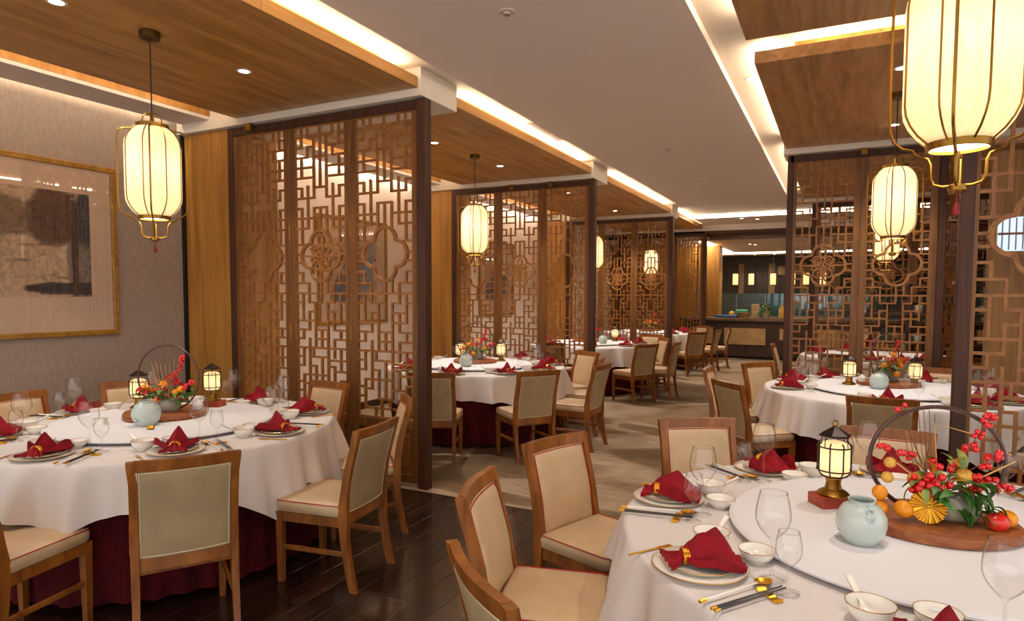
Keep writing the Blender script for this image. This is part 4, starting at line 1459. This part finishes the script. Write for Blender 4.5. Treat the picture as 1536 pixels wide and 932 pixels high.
PETAL = leaf_me(.034, .013, 'flower_red'); PETAL_B = leaf_me(.045, .02, 'flower_burgundy')
PETAL_O = leaf_me(.03, .012, 'orange_fruit')
def place(name, me, parent, loc, rot=(0, 0, 0), s=1):
    o = bpy.data.objects.new(name, me); COL.objects.link(o)
    o.parent = parent; o.location = loc; o.rotation_euler = rot; o.scale = (s, s, s)
    return o
def twig(parent, pts, r0=.0025, r1=.0012, mat='twig', name='twig'):
    n = len(pts)
    return MB().tube(pts, [r0 + (r1 - r0) * i / (n - 1) for i in range(n)], 5).build(name, mat, parent, True)

def centre_berry(key, ox, oy, rz, seed, near=True):
    """dark hoop, stone vase on its side, berry sprigs, kumquats, leaves, gilt disc, on a round wooden board"""
    (cx, cy), nm = TABLES[key]
    rnd = random.Random(seed)
    z0 = LSZ
    bx, by = cx + ox, cy + oy
    b = MB().lathe([(.003, 0), (.222, 0), (.232, .004), (.236, .02), (.232, .034), (.225, .036), (.003, .036)], 48)
    b.v = [(x * 1.06, y * .92, z) for x, y, z in b.v]
    o = b.build('serving_board', 'wood_board', None, True, 50)
    o.location = (bx, by, z0); o.rotation_euler = (0, 0, rz)
    tag(o, 'round wooden board carrying the berry centrepiece on the %s' % nm, 'board', 'centrepiece boards')
    zt = z0 + .036
    t = thing('floral_arrangement', 'red berry and kumquat arrangement with dark hoop on the %s' % nm, 'flowers', (bx, by, zt), rz, 'centrepiece arrangements')
    hr = .19
    MB().tube([(hr * 1.1 * math.cos(2 * PI * i / 56), .03, hr + .006 - .004 + hr * math.sin(2 * PI * i / 56)) for i in range(56)], .0075, 8, True).build('hoop', 'hoop', t, True)
    v = MB().lathe([(.003, -.075), (.03, -.075), (.042, -.06), (.05, -.02), (.052, .03), (.046, .065), (.034, .075), (.003, .075)], 24, Matrix.Translation((.04, -.02, .047)) @ Matrix.Rotation(R(90), 4, 'Y') @ Matrix.Rotation(R(0), 4, 'X'))
    v.build('stone_vase', 'stone', t, True, 50)
    # gilt fluted disc leaning on the vase
    Td = Matrix.Translation((-.055, -.082, .060)) @ Matrix.Rotation(R(72), 4, 'X')
    d = MB()
    d.grid(lambda u, v: ((.004 + .052 * v) * math.cos(2 * PI * u), (.004 + .052 * v) * math.sin(2 * PI * u), .006 + .0045 * v * math.cos(2 * PI * u * 16) - .004 * v * v), 96, 6, Td, True)
    d.grid(lambda u, v: ((.004 + .052 * v) * math.cos(2 * PI * u), (.004 + .052 * v) * math.sin(2 * PI * u), -.004 + (.0045 * math.cos(2 * PI * u * 16) if v > .99 else 0)), 96, 3, Td, True)
    d.ball((0, 0, .006), .008, 10, 6, 1, 1, .6, Td)
    d.build('gilt_disc', 'gold', t, True, 80)
    base = Vector((.0, -.01, .085))
    def sprig(tip, n, spread, bend=.03, berr=True, size=(0, 3)):
        tip = Vector(tip)
        mid = (base + tip) / 2 + Vector((rnd.uniform(-bend, bend), rnd.uniform(-bend, bend), .01))
        pts = []
        for i in range(8):
            q = i / 7
            pts.append(tuple(base * (1 - q) ** 2 + mid * 2 * q * (1 - q) + tip * q * q))
        twig(t, pts)
        for k in range(n):
            q = 1 - (k / max(n, 1)) * spread
            i = int(q * 6.99); f = q * 7 - i
            i = min(i, 6)
            p = Vector(pts[i]) * (1 - f) + Vector(pts[i + 1]) * f
            a = rnd.uniform(0, 6.28)
            place('berry', BERRY[rnd.randrange(*size)], t, p + Vector((math.cos(a) * .014, rnd.uniform(-.012, .012), math.sin(a) * .012)))
    # tall right spray, right sprays, left sprigs, middle cluster
    sprig((.155, .0, .37), 26, .78)
    sprig((.19, .0, .235), 9, .3)
    sprig((.215, -.02, .13), 20, .6)
    sprig((.15, -.06, .17), 7, .4)
    sprig((-.185, .0, .235), 4, .12)
    sprig((-.11, .0, .225), 5, .15)
    sprig((-.115, .03, .375), 2, .03)
    sprig((-.02, -.02, .20), 6, .3)
    for k in range(40):
        a = rnd.uniform(0, 6.28); r_ = rnd.uniform(0, .05)
        place('berry', BERRY[rnd.randrange(1, 3)], t, (-.045 + math.cos(a) * r_ * 1.3, -.06 + rnd.uniform(-.02, .03), .125 + math.sin(a) * r_ * .75))
    for k in range(7):
        x = -.09 + k * .016
        twig(t, [(x * .4, 0, .09), (x * .9 - .01, .02, .22), (x * 1.1 - .02, .02, .36 + rnd.uniform(-.03, .03))], .0016, .0012, 'twig')
    twig(t, [(.02, 0, .1), (.12, -.03, .16), (.215, -.03, .22)], .004, .0025, 'twig_straw')
    twig(t, [(.0, 0, .1), (-.02, 0, .33), (.09, .0, .30)], .0025, .002, 'twig_straw')
    twig(t, [(-.02, -.03, .1), (-.09, -.03, .15), (-.14, -.03, .19)], .004, .003, 'twig_straw')
    for (x, y, z, me) in ((-.155, -.01, .185, YELLOW), (-.165, -.02, .135, YELLOW), (-.195, -.05, .088, ORANGE), (-.13, -.085, .045, ORANGE), (-.195, -.06, .036, ORANGE), (.07, -.02, .155, YELLOW), (-.075, -.01, .13, YELLOW)):
        place('kumquat' if me is ORANGE else 'dried_pod', me, t, (x, y, z), (rnd.uniform(0, 1), rnd.uniform(0, 1), 0), rnd.uniform(.8, 1.15))
    for k in range(58):
        if k < 28:
            p = Vector((.06 + rnd.uniform(-.03, .09), -.05 + rnd.uniform(-.05, .02), .10 + rnd.uniform(-.06, .05)))
            me = LEAFS[rnd.randrange(2)]
            rot = (rnd.uniform(-.6, .6), rnd.uniform(.2, 1.0), rnd.uniform(-1.0, .8))
        elif k < 42:
            p = Vector((-.02 + rnd.uniform(-.08, .05), -.04 + rnd.uniform(-.04, .02), .09 + rnd.uniform(-.02, .04)))
            me = LEAFS[rnd.randrange(3)]
            rot = (rnd.uniform(-.6, .6), rnd.uniform(-.4, .8), rnd.uniform(2.0, 5.4))
        else:
            p = Vector((.0 + rnd.uniform(-.06, .06), -.02 + rnd.uniform(-.03, .02), .13 + rnd.uniform(-.02, .07)))
            me = LEAFS[rnd.randrange(2, 4)]
            rot = (rnd.uniform(-.6, .6), rnd.uniform(-1.4, -.4), rnd.uniform(0, 6.28))
        place('leaf', me, t, p, rot, rnd.uniform(.8, 1.2))
    # fruit lying on the board
    def fruit(name, me, x, y, s, lab):
        p = Matrix.Rotation(rz, 2) @ Vector((x, y))
        o = put(name, me, None, (bx + p.x, by + p.y, zt + .026 * s * .92), rz, (s, s, s))
        tag(o, lab + ' on the board of the %s' % nm, 'fruit', 'fruit on the centrepiece boards')
    fruit('persimmon', ORANGE, .19, -.045, 1.15, 'orange persimmon with curled stem')
    fruit('pomegranate', MB().ball((0, 0, 0), .030, 14, 9, 1.15, 1, .95).mesh('pomegranate', 'red_fruit', True, 180), .145, -.085, 1.1, 'red pomegranate')
    return t

def centre_flower(key, ox, oy, rz, seed, scale=1.0, hoop=True, arch=False):
    (cx, cy), nm = TABLES[key]
    rnd = random.Random(seed)
    z0 = LSZ
    bx, by = cx + ox, cy + oy
    b = MB().lathe([(.003, 0), (.245, 0), (.252, .004), (.255, .02), (.25, .034), (.003, .036)], 48, None, False, lambda a: 1 + .03 * math.sin(4 * a + 1))
    o = b.build('serving_board', 'wood_board', None, True, 50)
    o.location = (bx, by, z0)
    tag(o, 'round wooden board carrying the flower centrepiece on the %s' % nm, 'board', 'centrepiece boards')
    zt = z0 + .036
    t = thing('floral_arrangement', 'red and orange flower arrangement with arched hoop on the %s' % nm, 'flowers', (bx, by, zt), rz, 'centrepiece arrangements')
    if hoop:
        hr = .215
        MB().tube([(hr * math.cos(2 * PI * i / 48), .04, hr * .98 + hr * math.sin(2 * PI * i / 48)) for i in range(48)], .006, 8, True).build('hoop', 'hoop', t, True)
    MB().lathe([(.003, 0), (.05, 0), (.066, .02), (.07, .045), (.06, .07), (.045, .075), (.003, .07)], 20, Matrix.Translation((.03, 0, 0))).build('stone_bowl', 'stone', t, True, 50)
    c0 = Vector((.0, 0, .09))
    for k in range(int(46)):
        a = rnd.uniform(0, 6.28); r_ = rnd.uniform(.02, .13)
        p = c0 + Vector((math.cos(a) * r_ * 1.25, math.sin(a) * r_ * .6, rnd.uniform(-.02, .05)))
        place('leaf', LEAFS[rnd.choice((0, 1, 2, 0))], t, p, (rnd.uniform(-.5, .5), rnd.uniform(-.9, .5), a + rnd.uniform(-.5, .5)), rnd.uniform(.8, 1.2))
    # blossoms
    for k in range(11):
        a = 2 * PI * k / 11 + rnd.uniform(-.2, .2); r_ = rnd.uniform(.03, .15)
        p = c0 + Vector((math.cos(a) * r_ * 1.1, math.sin(a) * r_ * .5 - .02, rnd.uniform(.02, .11) + (.05 if math.cos(a) > .3 else 0)))
        fl = PETAL if rnd.random() < .62 else PETAL_O
        bl = bpy.data.objects.new('blossom', None); COL.objects.link(bl); bl.parent = t; bl.location = p
        bl.rotation_euler = (rnd.uniform(-.7, .7), rnd.uniform(-.7, .7), 0); bl.empty_display_size = .01
        for j in range(6):
            place('petal', fl, bl, (0, 0, 0), (0, -.35, 2 * PI * j / 6), 1)
    for (x, y, z) in ((-.13, -.03, .15), (.10, -.04, .13), (-.02, -.08, .075), (.125, -.02, .145)):
        place('kumquat', ORANGE, t, (x, y, z), (0, 0, 0), rnd.uniform(.8, 1.1))
    for k in range(6):
        x = -.06 + k * .022
        twig(t, [(x * .5, 0, .09), (x * 1.2, .01, .22), (x * 1.5 - .01, .01, .32 + rnd.uniform(-.03, .03))], .0018, .0014, 'twig_straw')
    # berry spike
    pts = [(.03, 0, .1), (.07, 0, .2), (.115, 0, .30), (.13, 0, .36)]
    twig(t, pts)
    for k in range(16):
        q = .25 + .75 * k / 15
        i = min(int(q * 3), 2); f = q * 3 - i
        p = Vector(pts[i]) * (1 - f) + Vector(pts[i + 1]) * f
        place('berry', BERRY[rnd.randrange(3)], t, p + Vector((rnd.uniform(-.01, .01), rnd.uniform(-.01, .01), 0)))
    twig(t, [(.05, -.02, .1), (.13, -.03, .14), (.21, -.03, .19)], .006, .004, 'hoop')
    for k in range(7):
        place('berry', BERRY[2], t, (.15 + k * .012 + rnd.uniform(-.01, .01), -.04, .155 + k * .007 + rnd.uniform(-.008, .012)))
    return t

FWD = math.atan2(_f.y, _f.x) - PI / 2          # arrangements face the camera side
centre_berry('nr', .025, .04, R(12), 5)
centre_flower('nl', -.09, .06, FWD + R(-6), 11)
centre_flower('sl', -.05, .05, FWD, 17)
centre_flower('sr', .0, .15, FWD + R(30), 23)
centre_flower('tl', -.05, .05, FWD + R(10), 29)
centre_flower('fl', .0, .0, FWD, 31)

def jar(key, x, y, lab, z=LSZ, s=1.0):
    o = put('ceramic_jar', JAR_ME, None, (x, y, z), random.uniform(0, 6), (s, s, s))
    tag(o, lab, 'jar', 'celadon jars')
def lamp(x, y, lab, z, rz=0):
    dup(TLAMP, (x, y, z), rz, lab, 'table lamp', 'table lanterns')
def block(x, y, lab, rz):
    o = put('wood_block', BLOCK_ME, None, (x, y, LSZ), rz)
    tag(o, lab, 'block', 'red wooden lamp blocks')
jar('nr', .085, 2.37, 'round celadon jar with painted branch on the near right table')
jar('nl', -3.76, 2.49, 'celadon jar with rounded shoulder on the near left table', LSZ, 1.08)
jar('sl', -3.72, 6.22, 'pale celadon jar on the second left table')
jar('sr', .33, 6.44, 'celadon jar on the second right table behind the red napkin')
jar('tl', -3.5, 10.3, 'small celadon jar on the third left table')
block(-.01, 2.74, 'red wooden block under the table lantern, near right table', R(35))
lamp(.0, 2.74, 'lit cage table lantern on red block, near right table', LSZ + .042, R(20))
block(-3.97, 3.14, 'red wooden block under the right table lantern, near left table', R(20))
lamp(-3.98, 3.13, 'right lit cage table lantern on the near left table', LSZ + .042, R(20))
lamp(-4.38, 2.85, 'left lit cage table lantern behind the flowers, near left table', LSZ, R(50))
lamp(-3.66, 6.95, 'right lit cage table lantern on the second left table', LSZ, R(20))
lamp(-4.10, 6.72, 'left lit cage table lantern on the second left table', LSZ, R(20))
lamp(.10, 6.62, 'left lit cage table lantern on the second right table', LSZ, R(20))
lamp(.62, 6.72, 'right lit cage table lantern on the second right table', LSZ, R(20))
lamp(-3.5, 10.95, 'lit cage table lantern on the third left table', LSZ, R(20))
lamp(-3.45, 14.6, 'lit cage table lantern on the fourth left table', LSZ, R(20))
def shell(x, y, z, lab, sc):
    prof = [(.002, -.03), (.02, -.026), (.03, -.012), (.034, .004), (.026, .02), (.012, .03), (.002, .034)]
    m = MB().lathe(prof, 16, Matrix.Rotation(R(80), 4, 'X'), False, lambda a: 1 + .08 * math.sin(5 * a))
    o = m.build('shell_ornament', 'shell', None, True, 60)
    o.location = (x, y, z + .032 * sc); o.scale = (sc, sc, sc)
    tag(o, lab, 'ornament', 'stone ornaments')
shell(-3.78, 2.86, LSZ + .0365, 'pale round stone ornament at right end of the near left board', 1.0)
shell(.20, 6.56, LSZ + .0365, 'pale round stone ornament left of the second right jar', 1.0)
o = MB().lathe([(.002, 0), (.034, 0), (.036, .003), (.036, .038), (.034, .04), (.03, .04), (.03, .006), (.002, .006)], 20).build('tea_cup', 'porcelain', None, True, 50)
o.location = (-4.02, 2.36, LSZ); tag(o, 'short white cup left of the near left jar', 'cup')
# gilt pods on the near left turntable
o = MB().ball((0, 0, .012), .022, 12, 6, 1.4, 1, .55).build('gilt_pod', 'gold', None, True, 180)
o.location = (-3.62, 2.42, LSZ); tag(o, 'small gilt pod in front of the near left jar', 'ornament')

# burgundy bouquet on the third right table
(cx, cy), nm = TABLES['tr']
t = thing('floral_arrangement', 'burgundy and orange bouquet on the third right table, seen through lattice', 'flowers', (cx - .25, cy - .3, TZ + .001), 0, 'centrepiece arrangements')
MB().lathe([(.003, 0), (.06, 0), (.08, .03), (.07, .09), (.003, .09)], 16).build('stone_bowl', 'stone', t, True, 50)
rnd = random.Random(77)
for k in range(16):
    bl = bpy.data.objects.new('blossom', None); COL.objects.link(bl); bl.parent = t
    bl.location = (rnd.uniform(-.14, .14), rnd.uniform(-.1, .1), .11 + rnd.uniform(0, .16)); bl.rotation_euler = (rnd.uniform(-.7, .7), rnd.uniform(-.7, .7), 0)
    for j in range(6):
        place('petal', PETAL_B if k % 4 else PETAL_O, bl, (0, 0, 0), (0, -.35, 2 * PI * j / 6), 1.3)
for k in range(20):
    place('leaf', LEAFS[rnd.randrange(3)], t, (rnd.uniform(-.1, .1), rnd.uniform(-.08, .08), .09 + rnd.uniform(0, .1)), (rnd.uniform(-.5, .5), rnd.uniform(-.9, .5), rnd.uniform(0, 6.28)), 1.2)

# ------------------------------------------------------------------ the bar and open kitchen at the far end
YB = 17.3
bar = thing('bar_counter', 'long dark wooden bar counter with tan stone panels at the far end', 'bar', (0, 0, 0))
MB().cbox(-3.6, 3.9, YB, YB + .55, .06, .96, .004).build('bar_body', 'bar_dark', bar)
MB().box(-3.6, 3.9, YB + .05, YB + .5, 0, .06).build('plinth', 'black', bar)
MB().cbox(-3.75, 4.0, YB - .08, YB + .6, .96, 1.04, .006).build('counter_top', 'counter_stone', bar)
for k, (a, b, z0, z1) in enumerate([(-2.62, -1.62, .36, .78), (-1.3, -1.0, .5, .78), (-.6, .4, .36, .78), (.7, 1.7, .36, .78), (-3.5, -2.9, .36, .78)]):
    MB().cbox(a, b, YB - .03, YB, z0, z1, .004).build('stone_panel', 'tile_tan', bar)
for a in (-2.1, -.9, .3, 1.5):
    MB().box(a, a + .02, YB - .012, YB, .08, .34).build('front_batten', 'metal_dark', bar)
# oak pillar and beam over the bar
struct('oak_pillar', MB().cbox(-3.45, -2.90, 18.1, 18.6, 0, 2.95, .004), 'wood_column')
struct('beam_bar', MB().cbox(-3.0, XR, 16.5, 17.0, 3.145, 3.24, .004), 'wood_bar')
struct('trim_2', MB().box(-3.0, XR, 16.48, 16.5, 3.14, 3.19), 'wood_frame')
struct('beam_bar_face', MB().box(XW, XR, 16.48, 16.5, 3.19, 3.33), 'paint_ceiling')
struct('beam_bar_lining', MB().box(-3.0, XR, 17.0, 17.02, 3.0, 3.3), 'wood_bar')
struct('ceiling_bar', MB().box(XW, XR, 17.02, 22.0, 3.0, 3.1), 'paint_ceiling')
struct('ceiling_kitchen', MB().box(XW, XR, 23.0, YE, 3.0, 3.1), 'paint_ceiling')
struct('ceiling_bar_recess', MB().box(XW, XR, 21.9, 23.1, 3.1, 3.2), 'paint_white')
tag(MB().box(-4.0, 3.0, 22.97, 22.995, 3.02, 3.04).build('cove_light', 'cove_led'), 'warm cove light strip in the ceiling over the open kitchen', 'light strip', 'cove light strips')
tag(MB().box(-3.3, -3.1, 17.2, 21.9, 2.985, 2.999).build('cove_light', 'cove_led'), 'diagonal warm light strip in the ceiling above the bar', 'light strip', 'cove light strips')
for k, (x, y) in enumerate([(-2.2, 18.6), (-2.1, 18.9), (-2.6, 23.4), (-2.0, 23.5)]):
    downlight('far downlight over the bar, %s' % ['nearer of the front pair', 'farther of the front pair', 'left of the back pair', 'right of the back pair'][k], x, y, 2.999, 60 if k in (0,) else 0)
hood = thing('kitchen_hood', 'dark slatted hood above the open kitchen window', 'hood', (0, 0, 0))
for k in range(40):
    MB().box(-4.2 + k * .2, -4.2 + k * .2 + .192, 24.0 + .02 * (k % 2), 24.1, 1.68, 2.72).build('slat', 'hood_dark' if k % 5 else 'hood_tan', hood)
MB().box(-1.9, 3.5, 23.97, 23.995, 2.32, 2.62).build('tan_valance', 'hood_tan', hood)
struct('wall_hood', MB().box(XW, XR, 24.0, 24.2, 2.72, 3.0), 'hood_dark')
struct('wall_bar_left', MB().box(XW, -3.5, 17.9, 18.1, 0, 3.0), 'wood_column')
kw = thing('window_2', None, None); kw['kind'] = 'structure'
for k in range(7):
    x0 = -4.2 + k * .95
    MB().box(x0 + .01, x0 + .93, 24.1, 24.12, .9, 1.68).build('pane_panel', 'pane_kitchen', kw)
    MB().box(x0 - .015, x0 + .015, 24.08, 24.14, .9, 1.68).build('pane_bar', 'metal_grey', kw)
MB().box(-4.2, 3.0, 24.06, 24.16, .86, .9).build('window_sill', 'metal_grey', kw)
struct('wall_kitchen_low', MB().box(XW, XR, 24.0, 24.2, 0, .86), 'bar_dark')
kl = thing('kitchen_tube_light', 'cool white tube light inside the far kitchen', 'light', (-1.5, 25.0, 2.959))
MB().box(-1.6, 1.6, -.06, .06, 0, .04).build('housing', 'metal_grey', kl)
MB().box(-1.55, 1.55, -.05, .05, -.012, 0).build('tube', 'down_lens_cool', kl)
# steel shelves inside
sh = thing('steel_shelf', 'steel shelf rack inside the far kitchen', 'shelf', (-3.6, 25.2, 0))
for z in (.9, 1.2, 1.5):
    MB().box(0, 4.2, 0, .4, z, z + .03).build('shelf_board', 'kitchen_steel', sh)
for x in (0, 1.4, 2.8, 4.17):
    MB().box(x, x + .03, 0, .03, 0, 1.9).build('upright', 'kitchen_steel', sh)
# small hanging lanterns at the kitchen
def klant():
    t = thing('kitchen_lantern', None, 'lantern')
    MB().tube([(0, 0, .12), (0, 0, -.5)], .006, 5).build('cord', 'black', t)
    MB().lathe([(.06, -.5), (.085, -.52), (.09, -.56), (.09, -.86), (.085, -.9), (.06, -.92)], 12).build('paper_shade', 'kitchen_paper', t, True, 60)
    MB().lathe([(.05, -.49), (.095, -.5), (.095, -.52)], 12).build('cap', 'brass_dark', t, True)
    MB().lathe([(.095, -.9), (.095, -.925), (.05, -.93)], 12).build('cap', 'brass_dark', t, True)
    return t
KL = klant()
for k, (x, z) in enumerate([(-3.24, 2.88), (-2.72, 2.88), (-2.02, 2.88), (-1.42, 2.88), (-1.0, 2.88), (-.5, 2.88)]):
    dup(KL, (x, 23.6, z), 0, 'small lit paper lantern before the dark kitchen hood, number %s from left' % ['one', 'two', 'three', 'four', 'five', 'six'][k], 'lantern', 'kitchen lanterns')
# things on the bar
CT = 1.041
def on_bar(name, mb, mat, x, y, lab, cat, smooth=True):
    o = mb.build(name, mat, None, smooth, 50)
    o.location = (x, y, CT)
    return tag(o, lab, cat)
on_bar('folded_cloth', MB().rbox(-.28, .28, -.1, .1, 0, .06, .02, 2), 'cup_blue', -2.62, YB + .2, 'blue folded cloth on the far bar counter', 'cloth')
on_bar('melon', MB().ball((0, 0, .08), .08, 14, 8), 'yellow_fruit', -2.50, YB + .42, 'yellow melon on the far bar counter', 'fruit')
on_bar('basket', MB().lathe([(.003, 0), (.12, 0), (.16, .1), (.17, .13), (.15, .13), (.11, .02), (.003, .02)], 18), 'basket', -2.18, YB + .2, 'woven tan basket on the far bar counter', 'basket')
on_bar('green_towel', MB().rbox(-.16, .16, -.08, .08, 0, .20, .05, 3), 'towel_green', -2.26, YB + .48, 'green towel heap behind the basket on the bar', 'towel')
on_bar('upright_board', MB().cbox(-.10, .10, -.012, .012, 0, .34, .008), 'board_pale', -1.93, YB + .5, 'pale upright board on the far bar counter', 'board', False)
on_bar('upright_board', MB().cbox(-.09, .09, -.012, .012, 0, .30, .008), 'board_pale', -1.66, YB + .52, 'second pale board behind the plant on the bar', 'board', False)
on_bar('oil_bottle', MB().lathe([(.003, 0), (.07, 0), (.075, .02), (.075, .22), (.03, .28), (.03, .34), (.003, .34)], 16), 'yellow_fruit', -1.28, YB + .3, 'tall yellow oil bottle at right of the bar plant', 'bottle')
pl = thing('bar_plant', 'bushy dark green plant on the far bar counter', 'plant', (-1.66, YB + .18, CT))
MB().lathe([(.003, 0), (.08, 0), (.10, .08), (.09, .085), (.003, .07)], 14).build('pot', 'stone', pl, True, 50)
rnd = random.Random(5)
for k in range(110):
    a = rnd.uniform(0, 6.28); q = rnd.random()
    r_ = .21 * (1 - q * .75) * rnd.uniform(.3, 1)
    place('leaf', LEAFS[rnd.choice((0, 0, 1, 2))], pl, (math.cos(a) * r_, math.sin(a) * r_ * .8, .07 + q * .26), (rnd.uniform(-.6, .6), rnd.uniform(-.9, .6), a), rnd.uniform(1.1, 1.7))

# sideboard with crockery against the right wall of the third right bay (seen through lattice)
sb = thing('sideboard', 'dark sideboard with open shelves behind the third right table', 'cabinet', (0, 0, 0))
for z in (.02, .45, .86, 1.3, 1.75):
    MB().cbox(.2, 3.2, 11.55, 11.9, z, z + .04, .003).build('shelf_board', 'wood_frame', sb)
for x in (.2, .95, 1.7, 2.45, 3.16):
    MB().cbox(x, x + .04, 11.55, 11.9, 0, 1.79, .003).build('upright', 'wood_frame', sb)
rnd = random.Random(9)
for zi, z in enumerate((.90, 1.34)):
    for k in range(9):
        x = .36 + k * .31
        if abs((x - .2) % .75) < .1: x += .1
        kind = rnd.randrange(3)
        if kind == 0:
            m = MB().lathe([(.003, 0), (.07, 0), (.075, .01), (.08, .12), (.07, .125), (.003, .11)], 12); mt = 'porcelain'; nm_ = 'crock'
        elif kind == 1:
            m = MB().cbox(-.07, .07, -.08, .08, 0, .2, .004); mt = rnd.choice(('bottle_white', 'book_green', 'board_pale')); nm_ = 'storage_box'
        else:
            m = MB().lathe([(.003, 0), (.035, 0), (.037, .14), (.014, .18), (.014, .22), (.003, .22)], 10); mt = rnd.choice(('bottle_white', 'book_green')); nm_ = 'bottle'
        o = m.build(nm_, mt, None, True, 40)
        o.location = (x, 11.72, z + .0005)
        tag(o, '%s %s from left on the %s shelf of the far right sideboard' % (['first', 'second', 'third', 'fourth', 'fifth', 'sixth', 'seventh', 'eighth', 'ninth'][k] + ' item', {'crock': 'white crock', 'storage_box': 'small storage box', 'bottle': 'slim bottle'}[nm_], ['lower', 'upper'][zi]), {'crock': 'crock', 'storage_box': 'box', 'bottle': 'bottle'}[nm_], 'crockery on the far right sideboard, %s shelf' % ['lower', 'upper'][zi])

for o in bpy.data.objects:
    if '_used' in o: del o['_used']
